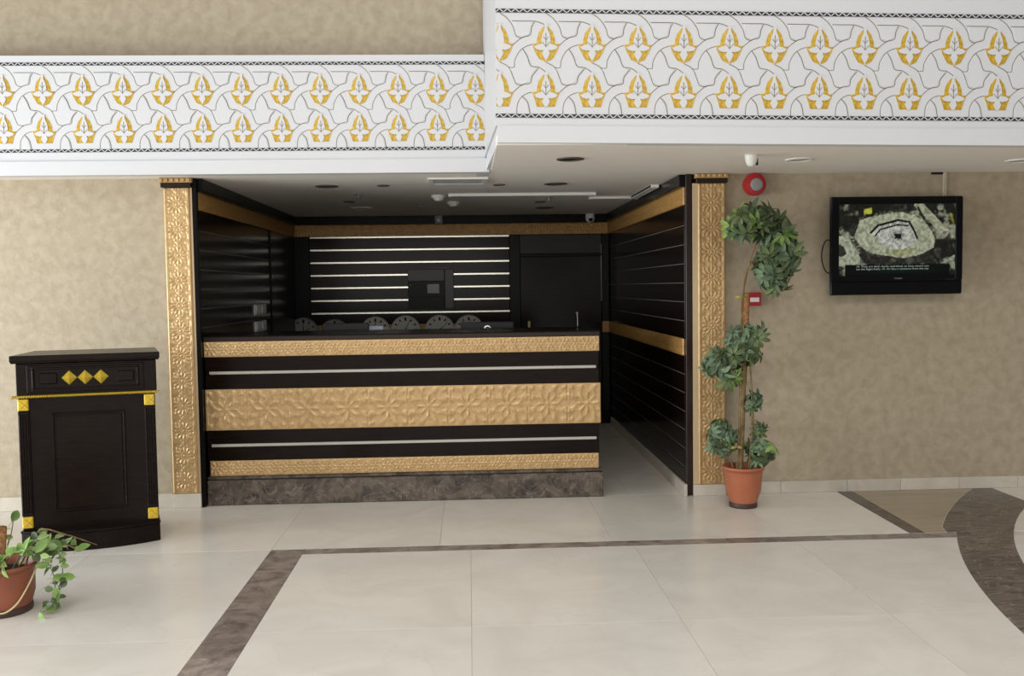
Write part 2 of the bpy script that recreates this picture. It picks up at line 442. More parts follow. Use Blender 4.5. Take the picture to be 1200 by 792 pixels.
def baseboard(name, label, x0, x1, y0, y1, h, cuts, along='x'):
    r = thing(name, label, 'baseboard', kind='structure')
    for a, b in zip(cuts[:-1], cuts[1:]):
        if along == 'x': bx('skirting_stone', BASEM, r, a + 0.001, b - 0.001, y0, y1, 0, h, 0.003)
        else: bx('skirting_stone', BASEM, r, x0, x1, a + 0.001, b - 0.001, 0, h, 0.003)
    return r
baseboard('baseboard_left', 'pale marble skirting along the left beige wall', 0, 0, WY - 0.022, WY - 0.001, 0.096, [-5, -4.0, -3.0, -2.018])
baseboard('baseboard_right', 'pale marble skirting along the right beige wall', 0, 0, WY - 0.022, WY - 0.001, 0.082, [1.76, 2.15, 2.62, 3.0, 3.42, 3.84, 4.3, 4.9])
baseboard('baseboard_recess', 'pale marble skirting below the dark slatted wall right of the desk', RR - 0.022, RR - 0.001, 0, 0, 0.085, [6.34, 6.9, 7.6, 8.3, 9.0, 9.72], 'y')

# ------------------------------------------------------------------ recess walls: planks, strips, bands
GT0, GT1 = 2.005, 2.126       # upper gold band
GL0, GL1 = 0.970, 1.086       # lower gold band
lines = [1.997 - 0.1315 * k for k in range(7)]          # joints above the lower band
lows = [0.838 - 0.1295 * k for k in range(6)]           # joints under it
def plank_levels():
    e = [GT0] + lines[1:] + [GL1]
    return [(e[i + 1], e[i]) for i in range(len(e) - 1)]
def low_levels():
    e = [GL0] + lows + [0.085]
    return [(e[i + 1], e[i]) for i in range(len(e) - 1)]
# back
wb = tag(MB().box(RL - 0.1, RR + 0.1, RB + 0.02, RB + 0.14, 0, ZC).build('wall_back', WOOD), 'dark slatted back wall of the recess with pale strips', 'wall', kind='structure')
BX1 = 0.432
for z0, z1 in plank_levels() + low_levels():
    bx('plank', WOOD, wb, RL + 0.005, BX1, RB - 0.002, RB + 0.02, z0 + 0.009, z1 - 0.009, 0.003)
for k, z in enumerate(lines):
    zz = z - 0.001 if k else GT0 - 0.010
    bx('pale_strip', STRIPW, wb, -1.64, BX1, RB - 0.004, RB + 0.016, zz - 0.0095, zz + 0.0095, 0.002)
relief('gold_band', BX1 - RL - 0.01, GL1 - GL0, 0.008, fn_small(0.115), GOLDR, wb, (RL + 0.005, RB - 0.012, GL0))
relief('gold_band', RR - RL - 0.02, GT1 - GT0, 0.008, fn_small(0.12), GOLDR, wb, (RL + 0.01, RB - 0.012, GT0))
bx('gold_band', GOLDR, wb, 1.402, RR - 0.003, RB - 0.045, RB + 0.01, GL0, GL1, 0.002)
bx('cornice', BLACKTOP, wb, RL, RR, RB - 0.05, RB + 0.02, GT1, ZC - 0.0005, 0.004)
bx('post', BLACKTOP, wb, RL + 0.012, -1.645, RB - 0.035, RB + 0.02, 0, GT0 - 0.002, 0.003)
# left
wl = tag(MB().box(RL - 0.12, RL - 0.02, WY + 0.0, RB + 0.02, 0, ZC).build('wall_recess_left', WOOD), 'glossy dark slatted side wall left of the desk', 'wall', kind='structure')
for z0, z1 in plank_levels():
    bx('plank', WOOD, wl, RL - 0.02, RL, 6.43, 8.70, z0 + 0.005, z1 - 0.005, 0.002)
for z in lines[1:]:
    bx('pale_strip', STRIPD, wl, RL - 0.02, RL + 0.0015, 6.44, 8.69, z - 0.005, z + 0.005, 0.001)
bx('post', BLACKTOP, wl, RL - 0.02, RL + 0.012, 8.70, RB - 0.04, 0, GT0 - 0.002, 0.002)
bx('lower_panel', WOOD, wl, RL - 0.02, RL - 0.001, 6.43, 8.70, 0, GL1, 0.002)
relief('gold_band', RB - 6.44, GT1 - GT0, 0.009, fn_small(0.12), GOLDR, wl, (RL + 0.008, 6.42, GT0), (0, 0, math.pi / 2))
bx('cornice', BLACKTOP, wl, RL - 0.02, RL + 0.045, 6.40, RB - 0.05, GT1, ZC - 0.0005, 0.004)
bx('end_trim', BLACKTOP, wl, RL - 0.02, RL + 0.012, 6.372, 6.418, 0, ZC - 0.0005, 0.003)
# right
wr = tag(MB().box(RR + 0.02, RR + 0.12, WY + 0.01, RB + 0.02, 0, ZC).build('wall_recess_right', WOOD), 'dark slatted side wall right of the desk with gold bands', 'wall', kind='structure')
for z0, z1 in plank_levels() + low_levels():
    bx('plank', WOOD, wr, RR, RR + 0.02, 6.415, RB - 0.005, z0 + 0.002, z1 - 0.002, 0.003)
for z in lines[1:] + lows:
    bx('groove_strip', STRIPR, wr, RR + 0.004, RR + 0.02, 6.42, RB - 0.01, z - 0.0022, z + 0.0022, 0)
relief('gold_band', RB - 6.42, GT1 - GT0, 0.007, fn_small(0.12), GOLDR, wr, (RR - 0.008, RB - 0.005, GT0), (0, 0, -math.pi / 2))
relief('gold_band', RB - 6.43, GL1 - GL0, 0.006, fn_small(0.115), GOLDR, wr, (RR - 0.012, RB - 0.005, GL0), (0, 0, -math.pi / 2))
bx('cornice', BLACKTOP, wr, RR - 0.04, RR + 0.02, 6.40, RB - 0.05, GT1, ZC - 0.0005, 0.004)
bx('end_trim', EDGE, wr, RR + 0.001, RR + 0.042, 6.372, 6.412, 0.002, ZC - 0.0005, 0.003)
# door
dr = thing('door_1', 'dark flush door in the right corner of the recess', 'door', (0.97, RB - 0.02, 0), kind='structure')
bx('door_leaf', WOOD, dr, -0.425, 0.428, 0.0, 0.03, 0.004, 1.772, 0.003)
f = MB().box(-0.538, -0.428, -0.02, 0.036, 0, 2.003).box(0.431, 0.508, -0.01, 0.036, 0, 2.003).box(-0.428, 0.431, -0.015, 0.036, 1.776, 1.80).build('door_frame', BLACKTOP, dr, bevel=0.003)
bx('transom_panel', DGREY, dr, -0.427, 0.43, -0.006, 0.03, 1.802, 2.001, 0.003)
bx('edge_strip', STRIP, dr, 0.424, 0.429, -0.014, 0.004, 1.3, 1.90, 0.001)
hp = bx('handle_plate', BRASS, dr, -0.355, -0.325, -0.008, 0.0, 0.92, 1.10, 0.003)
MB().tube([(-0.34, -0.008, 1.02), (-0.34, -0.05, 1.02), (-0.31, -0.055, 1.02), (-0.21, -0.055, 1.016)], 0.009, 8).build('door_handle', BRASS, hp, smooth=True)

# ------------------------------------------------------------------ pilasters
def pilaster(name, label, x0, x1, zb, zt, el, er):
    w = x1 - x0
    t = thing(name, label, 'pilaster', ((x0 + x1) / 2, 6.37, 0), group='carved gold pilasters flanking the desk')
    bx('shaft', PALEG, t, -w / 2 - el, w / 2 + er, 0.0, 0.029, zb, zt, 0.001)
    relief('carved_panel', w - 0.004, zt - zb - 0.002, 0.0037, fn_pilaster(w - 0.004), GOLDP, t, (-w / 2 + 0.002, -0.006, zb + 0.001), depth=0.008)
    bx('base_block', BASEM, t, -w / 2 - el - 0.002, w / 2 + er + 0.002, -0.012, 0.029, 0, zb - 0.001, 0.003)
    bx('neck_band', EDGE, t, -w / 2 - 0.012, w / 2 + 0.012, -0.022, 0.029, zt + 0.001, zt + 0.032, 0.004)
    c = bx('cornice', GOLDD, t, -w / 2 - 0.02, w / 2 + 0.02, -0.026, 0.029, zt + 0.032, ZC - 0.001, 0.003)
    n = 6; p = (w + 0.04) / n
    mb = MB()
    for i in range(n):
        a = -w / 2 - 0.02 + p * i
        bx('dentil', GOLDP, c, a + 0.004, a + p - 0.010, -0.036, -0.026, zt + 0.036, ZC - 0.004, 0.003)
    return t
pilaster('pilaster', 'carved gold pilaster left of the desk, beside the podium', -2.012, -1.838, 0.098, 2.146, 0.0, 0.012)
pilaster('pilaster', 'carved gold pilaster right of the desk, behind the tall potted plant', 1.566, 1.757, 0.078, 2.146, 0.034, 0.0)

# ------------------------------------------------------------------ bulkheads with the painted frieze
CS = 0.000789
def bulkhead(name, label, x0, x1, y, depth, z_lip, z_top, tilt, m0, per, nm, ret):
    r = thing(name, label, 'frieze', (x0 - 2.6 * math.sin(tilt), y, 0), kind='structure')
    r.rotation_euler = (0, tilt, 0)
    W = x1 - x0
    zt = 2.896                       # lower edge of the upper border
    sl = -0.032 * depth if ret else 0.0
    MB().prism([(0, 0), (W, 0), (W, depth), (sl, depth)], z_lip + 0.09, z_top).build('core', WHITE, r)
    lx = W + (0.022 if not ret else 0)
    lipm = MB().prism([(0.010 if ret else 0, -0.018), (lx, -0.018), (lx, 0.06), (0.008 if ret else 0, 0.06)], z_lip, z_lip + 0.088)
    if ret: lipm.prism([(0.008, 0.0605), (0.07, 0.0605), (0.07, depth - 0.02), (sl + 0.010, depth - 0.02)], z_lip, z_lip + 0.088)
    else: lipm.prism([(W - 0.06, 0.0605), (lx, 0.0605), (lx, depth - 0.02), (W - 0.06, depth - 0.02)], z_lip, z_lip + 0.088)
    lipm.build('cornice_lip', WHITE, r)
    MB().box(0, W, -0.004, 0.0, zt - 0.69 * 0, zt + 0.0185).build('border', INKD, r)
    MB().box(0, W, -0.004, 0.0, 2.352, 2.371).build('border', INKD, r)
    for zb, nmz in ((zt, 'zigzag'), (2.352, 'zigzag')):
        mb = MB(); p = 0.0415; hh = 0.0185; k = 0; xx = 0.0
        while xx < W - 0.001:
            for sgn in (0, 1):
                a = (xx + sgn * p / 2, zb + (0 if sgn == 0 else hh)); b = (xx + (sgn + 1) * p / 2, zb + (hh if sgn == 0 else 0))
                if b[0] > W: break
                q = 0.0034
                mb.prism([(a[0] - q, a[1]), (a[0] + q, a[1]), (b[0] + q, b[1]), (b[0] - q, b[1])], -0.0056, -0.004, 'y')
            xx += p
        tag(mb.build(nmz, WHITE, r), kind='stuff')
    def C(x, yy, ox): return (ox + x * CS, zt - (yy - 48) * CS)
    LN = [[(0, 50), (50, 85), (90, 140), (110, 200), (150, 215)],
          [(-226, 103), (-150, 103), (-80, 103), (-40, 112), (2, 130)],
          [(-298, 362), (-285, 345), (-240, 280), (-165, 215), (-107, 195), (-95, 145), (-76, 108)],
          [(-250, 407), (-213, 405), (-207, 360), (-175, 300), (-135, 270), (-95, 256)],
          [(-155, 285), (-125, 330), (-100, 395), (-50, 405), (-15, 425), (8, 447)],
          [(0, 372), (60, 405), (90, 470), (110, 515), (155, 525)],
          [(-240, 592), (-165, 525), (-103, 510), (-92, 465), (-50, 413)],
          [(-195, 716), (-190, 650), (-165, 605), (-130, 580), (-95, 570)],
          [(-155, 600), (-120, 640), (-105, 716)]]
    FL = [[(-211, 108), (-90, 108), (-104, 150), (-113, 190), (-160, 208), (-196, 196)],
          [(-155, 292), (-132, 333), (-106, 400), (-62, 411), (-98, 462), (-110, 503), (-160, 518), (-196, 508), (-216, 455), (-244, 411), (-206, 411), (-200, 362), (-172, 306)],
          [(-154, 607), (-127, 643), (-113, 714), (-188, 714), (-183, 652), (-165, 612)]]
    mb = MB()
    inc = []
    for i in range(nm + 1):
        ox = m0 + per * i - x0
        for ln in LN:
            P = smooth_line([C(a, b, ox) for a, b in ln], 4)
            P = [p for p in P if 0.003 < p.x < W - 0.003]
            if len(P) < 2: continue
            hw = 0.0017
            L_, R_ = [], []
            for k, p in enumerate(P):
                d = (P[min(k + 1, len(P) - 1)] - P[max(k - 1, 0)]).normalized()
                nrm = Vector((-d.y, d.x)) * hw
                L_.append(p + nrm); R_.append(p - nrm)
            n = len(mb.v)
            for a, b in zip(L_, R_): mb.v += [(a.x, -0.0012, a.y), (b.x, -0.0012, b.y)]
            for k in range(len(P) - 1): mb.f.append((n + 2 * k, n + 2 * k + 1, n + 2 * k + 3, n + 2 * k + 2))
        for fl in FL:
            P = [C(a, b, ox) for a, b in fl]
            P = [(min(max(p[0], 0.002), W - 0.002), p[1]) for p in P]
            if max(p[0] for p in P) - min(p[0] for p in P) < 0.04: continue
            cx = sum(p[0] for p in P) / len(P); cz = sum(p[1] for p in P) / len(P)
            o = MB().prism([((p[0] - cx) , p[1] - cz) for p in P], -0.0035, 0.0, 'y').build('field_panel', WHITE, r)
            o.location = (cx, 0, cz)
    tag(mb.build('incised_lines', INCISE, r, fix=False), kind='stuff')
    # gilt motif: ground + white palmette, one for each place
    for row, yo_ in ((0, 0), (1, 317)):
        if row == 0: G = [(0, 128), (14, 136), (44, 172), (58, 212), (63, 250), (93, 252), (75, 300), (45, 350), (0, 370)]
        else: G = [(0, 128), (14, 136), (44, 172), (58, 212), (63, 250), (93, 252), (75, 300), (60, 348), (0, 348)]
        poly = [(a * CS, -(b - 250) * CS) for a, b in G]
        poly += [(-a, b) for a, b in reversed(poly[1:-1])]
        lf = [(0, 118), (12, 126), (8, 142), (12, 160), (24, 190), (31, 228), (29, 252), (52, 257), (80, 270), (66, 286), (40, 294), (16, 292), (26, 316), (14, 340), (6, 350)]
        lf += [(0, 368)] if row == 0 else [(0, 350)]
        pp = [(a * CS, -(b - 250) * CS) for a, b in lf]
        pp += [(-a, b) for a, b in reversed(pp[1:-1])]
        gme = pme = vme = None
        for i in range(nm):
            ox = m0 + per * i - x0
            zc = zt - (250 + yo_ - 48) * CS
            lim_l, lim_r = -ox + 0.004, W - ox - 0.004
            cut = lim_l > -0.08 or lim_r < 0.08
            if cut and (lim_l > 0.02 or lim_r < -0.02): continue
            if gme is None or cut:
                cl = lambda P: [(min(max(a, lim_l), lim_r), b) for a, b in P]
                go = MB().prism(cl(poly), -0.002, 0.0, 'y').build('leaf_ornament', LEAFG, r)
                po = MB().prism(cl(pp), -0.006, -0.002, 'y').build('palmette', WHITE, go, bevel=0)
                vb = MB()
                if lim_l < -0.03 and lim_r > 0.03:
                    for (a, b, c, d) in ((0, 180, 0, 275), (3, 268, 26, 240), (-3, 268, -26, 240), (3, 225, 17, 205), (-3, 225, -17, 205)):
                        q = 2.2 * CS
                        vb.prism([(a * CS - q, -(b - 250) * CS), (a * CS + q, -(b - 250) * CS), (c * CS + q, -(d - 250) * CS), (c * CS - q, -(d - 250) * CS)], -0.0068, -0.006, 'y')
                    vo = vb.build('veins', INCISE, go)
                    gme, pme, vme = go.data, po.data, vo.data
            else:
                go = bpy.data.objects.new('leaf_ornament', gme); COL.objects.link(go); go.parent = r
                for nm_, me_ in (('palmette', pme), ('veins', vme)):
                    q = bpy.data.objects.new(nm_, me_); COL.objects.link(q); q.parent = go
            go.location = (ox, 0, zc)
    return r
LM0 = -2.671 - 0.2487 * 4
b1 = bulkhead('trim_1', 'white bulkhead with gilt leaf frieze over the left wall', -4.0, 0.1245, 6.15, 0.245, 2.205, 2.958, 0.0, LM0, 0.2487, 17, False)
b2 = bulkhead('trim_2', 'nearer white bulkhead with gilt leaf frieze over the right side', 0.160, 4.3, 5.0, 1.38, 2.219, 3.55, 0.0125, 0.181, 0.2439, 17, True)

# ------------------------------------------------------------------ reception counter
CX0, CX1, CF = -1.795, 0.893, 6.43
rc = thing('reception_counter', 'dark reception desk with three carved gold bands and brown marble plinth', 'counter', ((CX0 + CX1) / 2, CF, 0))
cw = (CX1 - CX0); hx = cw / 2
bx('body', WOOD, rc, -hx + 0.006, hx - 0.006, 0.012, 0.62, 0.19, 1.118, 0.002)
def cz(z): return z
for z0, z1 in ((0.792, 1.011), (0.303, 0.512)):
    zm = 0.903 if z0 > 0.6 else 0.407
    bx('dark_panel', WOOD, rc, -hx + 0.004, hx - 0.004, 0.003, 0.012, z0, zm - 0.011, 0.002)
    bx('dark_panel', WOOD, rc, -hx + 0.004, hx - 0.004, 0.003, 0.012, zm + 0.011, z1, 0.002)
    bx('metal_strip', STRIP, rc, -hx + 0.03, hx - 0.022, 0.0, 0.012, zm - 0.010, zm + 0.010, 0.003)
relief('gold_band', cw, 0.103, 0.0045, fn_small(0.103), GOLDP, rc, (-hx, -0.004, 1.012), depth=0.016)
relief('gold_band', cw + 0.006, 0.278, 0.0048, fn_wide(cw, 0.278), GOLDP, rc, (-hx - 0.0, -0.008, 0.513), depth=0.020)
relief('gold_band', cw - 0.03, 0.103, 0.0045, fn_small(0.103), GOLDP, rc, (-hx + 0.02, -0.004, 0.199), depth=0.016)
bx('top_edge', EDGE, rc, -hx, hx + 0.004, -0.006, 0.10, 1.116, 1.147, 0.003)
bx('worktop', BLACKTOP, rc, -hx, hx + 0.004, -0.002, 0.64, 1.1475, 1.153, 0.002)
mp = bx('plinth', BROWNM, rc, -hx - 0.0, hx + 0.018, -0.026, 0.60, 0, 0.172, 0.006)
bx('plinth_moulding', BROWNM, rc, -hx - 0.0, hx + 0.010, -0.016, 0.60, 0.173, 0.197, 0.007)
bx('inner_desk', WOOD, rc, -hx, hx - 0.12, 0.64, 1.25, 0.70, 0.74, 0.003)
bx('inner_panel', WOOD, rc, -hx, hx - 0.12, 0.622, 0.64, 0, 0.70, 0.002)
for x in (-hx + 0.02, hx - 0.16): bx('desk_leg', WOOD, rc, x, x + 0.04, 1.18, 1.24, 0, 0.699, 0.002)

# ------------------------------------------------------------------ things on and behind the counter
def monitor(x0, x1, y, ztop, label, emblem=None):
    t = thing('desk_monitor', label, 'monitor', ((x0 + x1) / 2, y, 0.741), group='desk monitors behind the counter')
    w = (x1 - x0) / 2; h = ztop - 0.741
    bx('casing', DGREY, t, -w, w, -0.02, 0.02, h - 0.33, h, 0.006)
    bx('back_bulge', DGREY, t, -w * 0.6, w * 0.6, -0.045, -0.02, h - 0.27, h - 0.05, 0.01)
    bx('neck', BLACKP, t, -0.03, 0.03, -0.03, 0.0, 0.012, h - 0.2, 0.003)
    bx('foot', BLACKP, t, -0.12, 0.12, -0.09, 0.09, 0, 0.012, 0.004)
    if emblem is not None:
        MB().lathe([(0.030, 0), (0.030, -0.006), (0.022, -0.007)], 20, (emblem - (x0 + x1) / 2, -0.045, h - 0.055), 'y').build('emblem', CHROME, t)
        MB().lathe([(0.019, 0), (0.018, -0.003)], 16, (emblem - (x0 + x1) / 2, -0.0515, h - 0.055), 'y').build('emblem_centre', DGREY, t)
monitor(-1.140, -0.780, 7.36, 1.196, 'black monitor back showing over the left half of the counter')
monitor(-0.066, 0.350, 7.36, 1.189, 'dark monitor back with a round emblem, over the right half of the counter', 0.142)
cd = thing('desk_card', 'small blue-white card standing beside the left monitor', 'card', (-0.735, 7.42, 0.741))
mesh_obj('sheet', [(-0.05, 0, 0.0), (0.05, 0, 0.0), (0.055, 0.02, 0.425), (-0.05, 0.02, 0.425), (-0.05, 0.006, 0.0), (0.05, 0.006, 0.0), (0.055, 0.026, 0.425), (-0.05, 0.026, 0.425)],
         [(0, 1, 2, 3), (7, 6, 5, 4), (0, 4, 5, 1), (1, 5, 6, 2), (2, 6, 7, 3), (3, 7, 4, 0)], BCARD, cd)
bx('foot', PALEP, cd, -0.04, 0.04, -0.02, 0.05, 0, 0.006, 0.001)
pn = thing('counter_pen', 'thin pen with purple tip upright at the right end of the counter', 'pen', (0.795, 6.86, 1.1535))
MB().lathe([(0.018, 0), (0.018, 0.006), (0.006, 0.012)], 14).build('pen_base', BLACKP, pn)
MB().tube([(0, 0, 0.01), (0.0, 0, 0.06), (-0.002, 0, 0.10)], 0.0035, 8).build('barrel', GREYP, pn)
MB().lathe([(0.002, 0.098), (0.008, 0.103), (0.009, 0.109), (0.005, 0.116), (0.001, 0.118)], 12, (-0.002, 0, 0)).build('bead', PURPLE, pn, smooth=True)

# clocks over the lower gold band of the back wall
def clock(x, z, r, dark, hm, label):
    t = thing('wall_clock', label, 'clock', (x, RB - (0.058 if x < -1.6 else 0.028), z), group='round clocks on the back wall')
    seg = 36
    MB().lathe([(r * 0.93, 0.008), (r * 0.93, -0.008)], seg, axis='y').build('dial', DIAL_SHADED if dark else DIAL, t)
    MB().lathe([(r * 0.91, 0.012), (r, 0.012), (r, -0.014), (r * 0.96, -0.022), (r * 0.91, -0.014), (r * 0.91, 0.012)], seg, axis='y', cap=False).build('rim', GREYP if dark else PALEP, t, smooth=True)  # dark puts the shadow into dial and rim colours
    for k in range(12):
        a = math.pi * 2 * k / 12
        ca, sa = math.sin(a), math.cos(a)
        hh = 0.012 if k % 3 else 0.017
        c = r * 0.74
        P = []
        for (u, v) in ((-hh * 0.6, -hh), (hh * 0.6, -hh), (hh * 0.6, hh), (-hh * 0.6, hh)):
            P.append((ca * (c + v) + sa * u, sa * (c + v) - ca * u))
        MB().prism(P, -0.0105, -0.008, 'y').build('hour_mark', BLACKP, t)
    for ang, ln, wd_ in ((hm[0] * 30 + hm[1] / 2, 0.5, 0.006), (hm[1] * 6, 0.72, 0.004)):
        a = math.radians(ang); ca, sa = math.sin(a), math.cos(a)
        P = [(ca * (-0.02) + sa * wd_, sa * (-0.02) - ca * wd_), (ca * (-0.02) - sa * wd_, sa * (-0.02) + ca * wd_), (ca * r * ln - sa * wd_ * .5, sa * r * ln + ca * wd_ * .5), (ca * r * ln + sa * wd_ * .5, sa * r * ln - ca * wd_ * .5)]
        MB().prism(P, -0.0135, -0.0108, 'y').build('hand', BLACKP, t)
clock(-1.716, 1.018, 0.155, True, (2, 0), 'leftmost wall clock at the recess corner, dial toned dark for shadow')
clock(-1.398, 0.996, 0.155, True, (6, 0), 'wall clock mostly hidden behind the left monitor, dial toned dark for shadow')
clock(-0.977, 1.018, 0.153, False, (12, 0), 'pale wall clock just right of the left monitor')
clock(-0.664, 1.025, 0.153, False, (6, 4), 'pale wall clock, middle one of the five left of the door')
clock(-0.308, 1.024, 0.153, False, (7, 8), 'pale wall clock left of the emblem monitor')
clock(-0.004, 1.020, 0.153, False, (5, 2), 'pale wall clock partly behind the emblem monitor, nearest the door')

# dark panel on the back wall
wc = thing('wall_cabinet', 'dark grey wall cabinet with a small pale card on the slatted back wall', 'cabinet', (-0.392, RB - 0.004, 1.248))
bx('back_panel', BLACKP, wc, -0.238, 0.238, -0.045, 0.0, 0.0, 0.405, 0.004)
bx('top_rail', RAIL, wc, -0.238, 0.14, -0.06, -0.045, 0.285, 0.405, 0.003)
bx('side_rail', RAIL, wc, 0.147, 0.238, -0.060, -0.045, 0.0, 0.405, 0.003)
bx('bottom_rail', BLACKP, wc, -0.238, 0.14, -0.055, -0.045, 0.0, 0.12, 0.003)
bx('card', CARD, wc, -0.037, 0.086, -0.049, -0.045, 0.158, 0.252, 0.0)
MB().lathe([(0.006, 0), (0.005, -0.004)], 10, (-0.215, -0.045, 0.245), 'y').build('indicator', PALEP, wc)
bx('hanging_rail', GREYP, wc, -0.005, 0.20, -0.02, -0.001, 0.412, 0.426, 0.002)

# switch plates on the left recess wall
def plate(y, z, label):
    t = thing('switch_plate', label, 'switch', (RL, y, z), group='switch plates on the dark side wall')
    bx('cover', PALEP, t, 0.0005, 0.012, -0.22, 0.22, -0.045, 0.045, 0.003)
    for q in (-0.11, 0.11): bx('rocker', CARD, t, 0.012, 0.017, q - 0.07, q + 0.07, -0.03, 0.03, 0.002)
plate(8.22, 1.295, 'upper pale switch plate on the dark wall left of the desk')
plate(8.22, 1.150, 'lower pale switch plate on the dark wall left of the desk')

# ------------------------------------------------------------------ soffit fittings
def downlight(x, y, r, label, pale=False, grp='recessed downlights in the soffit'):
    t = thing('ceiling_downlight', label, 'ceiling light', (x, y, ZC), group=grp)
    MB().lathe([(r, 0.0), (r, -0.006), (r * 0.82, -0.009), (r * 0.74, -0.004), (r * 0.74, -0.0005)], 24, cap=False).build('ring', PALEP if pale else BRONZE, t, smooth=True)
    MB().lathe([(r * 0.76, -0.0005), (r * 0.76, -0.003), (r * 0.4, -0.0025)], 24).build('lamp_well', GREYP if pale else BLACKP, t)
downlight(0.612, 5.57, 0.082, 'dark downlight nearest the corner of the right bulkhead')
downlight(0.648, 6.90, 0.085, 'dark downlight above the right end of the counter')
downlight(-1.018, 6.936, 0.085, 'dark downlight above the left end of the counter')
downlight(2.02, 5.67, 0.085, 'pale downlight in front of the red alarm sounder', True)
downlight(3.47, 5.80, 0.085, 'pale downlight at the right edge, beyond the television', True)
downlight(-0.608, 6.912, 0.045, 'small dark spot in the soffit above the counter, left of the vent')
downlight(0.236, 6.922, 0.045, 'small dark spot in the soffit above the counter, right of the vent')
downlight(-1.01, 8.16, 0.05, 'small spot in the rear soffit over the left monitor')
downlight(0.644, 8.33, 0.05, 'small spot in the rear soffit, right of the long light trough')
downlight(-0.98, 8.80, 0.10, 'pale spot at the rear left of the recess soffit', True)
downlight(0.733, 8.965, 0.09, 'spot at the rear right of the recess soffit, near the dome camera')
def vent():
    t = thing('ceiling_vent', 'white louvred air vent in the soffit behind the left bulkhead', 'vent', (-0.06, 6.64, ZC))
    w, d = 0.205, 0.175
    MB().box(-w, w, -d, -d + 0.03, -0.012, -0.0005).box(-w, w, d - 0.03, d, -0.012, -0.0005).box(-w, -w + 0.03, -d + 0.03, d - 0.03, -0.012, -0.0005).box(w - 0.03, w, -d + 0.03, d - 0.03, -0.012, -0.0005).build('frame', PALEP, t)
    bx('duct', BLACKP, t, -w + 0.03, w - 0.03, -d + 0.03, d - 0.03, -0.002, -0.0005, 0)
    for k in range(6):
        y = -d + 0.045 + k * 0.046
        mesh_obj('slat', [(-w + 0.03, y, -0.012), (w - 0.03, y, -0.012), (w - 0.03, y + 0.014, -0.004), (-w + 0.03, y + 0.014, -0.004), (-w + 0.03, y + 0.003, -0.013), (w - 0.03, y + 0.003, -0.013), (w - 0.03, y + 0.017, -0.005), (-w + 0.03, y + 0.017, -0.005)],
                 [(0, 1, 2, 3), (7, 6, 5, 4), (0, 4, 5, 1), (1, 5, 6, 2), (2, 6, 7, 3), (3, 7, 4, 0)], PALEP, t)
vent()
def box_thing(name, label, cat, x0, x1, y0, y1, z0, z1, m, cap):
    t = thing(name, label, cat, ((x0 + x1) / 2, (y0 + y1) / 2, z1))
    bx('trunk', m, t, (x0 - x1) / 2, (x1 - x0) / 2, (y0 - y1) / 2, (y1 - y0) / 2, z0 - z1, 0, 0.003)
    for s in (-1, 1):
        e = s * (x1 - x0) / 2
        bx('end_cap', cap, t, min(e, e - s * 0.02), max(e, e - s * 0.02), (y0 - y1) / 2 - 0.002, (y1 - y0) / 2 + 0.002, z0 - z1 - 0.002, 0, 0.002)
box_thing('cable_trunk', 'long white cable trunk running across the recess soffit', 'trunking', -0.15, 1.035, 7.55, 7.61, ZC - 0.024, ZC - 0.0005, PALEP, PALEP)
box_thing('cable_trunk', 'short white cable trunk running to the right recess wall', 'trunking', 1.02, 1.44, 7.90, 7.96, ZC - 0.022, ZC - 0.0005, PALEP, PALEP)
box_thing('cable_trunk', 'white cable trunk along the cornice above the right slatted wall', 'trunking', 1.375, 1.435, 7.02, 7.89, ZC - 0.022, ZC - 0.0005, PALEP, PALEP)
def detector(x, y, r, label):
    t = thing('smoke_detector', label, 'detector', (x, y, ZC), group='smoke detectors on the recess soffit')
    MB().lathe([(r, -0.0005), (r, -0.016), (r * 0.92, -0.022)], 20).build('base', PALEP, t)
    MB().lathe([(r * 0.7, -0.022), (r * 0.7, -0.036), (r * 0.4, -0.046), (0.004, -0.048)], 20).build('head', PALEP, t)
detector(-0.231, 7.71, 0.06, 'white smoke detector at the left end of the long trunk')
detector(-0.12, 8.27, 0.055, 'white smoke detector farther back, behind the long trunk')
def sprinkler(x, y, label):
    t = thing('sprinkler_head', label, 'sprinkler', (x, y, ZC), group='sprinkler heads in the recess soffit')
    MB().lathe([(0.035, -0.0005), (0.033, -0.006)], 14).build('escutcheon', GREYP, t)
    MB().lathe([(0.01, -0.006), (0.01, -0.03), (0.022, -0.032), (0.022, -0.035)], 12).build('nozzle', GREYP, t)
sprinkler(-0.86, 7.55, 'sprinkler head in the soffit above the left monitor')
sprinkler(-0.42, 8.45, 'sprinkler head in the rear soffit left of the smoke detectors')
sprinkler(0.69, 7.95, 'sprinkler head in the soffit behind the long trunk')
def dome(x, y, z, label):
    t = thing('dome_camera', label, 'camera', (x, y, z))
    MB().lathe([(0.045, 0.05), (0.05, 0.03), (0.05, 0.0)], 18).build('housing', PALEP, t)
    MB().lathe([(0.048, 0.0), (0.044, -0.02), (0.03, -0.038), (0.01, -0.045)], 18).build('collar', PALEP, t, smooth=True)
    MB().lathe([(0.022, 0), (0.02, -0.012), (0.008, -0.018)], 14, (0, -0.035, -0.012), 'y').build('lens', BLACKP, t, smooth=True)
dome(1.275, 9.78, 2.159, 'white dome camera under the cornice above the door')
sb = thing('motion_sensor', 'small grey box sensor on the cornice above the back wall', 'sensor', (-0.297, RB - 0.055, 2.168))
bx('case', GREYP, sb, -0.04, 0.04, -0.04, 0.004, -0.05, 0.04, 0.008)
MB().lathe([(0.02, 0), (0.014, -0.008)], 12, (0, -0.04, -0.01), 'y').build('lens', PALEP, sb)
cs = thing('ceiling_sensor', 'white conical sensor on the soffit above the red alarm', 'sensor', (1.66, 5.46, ZC))
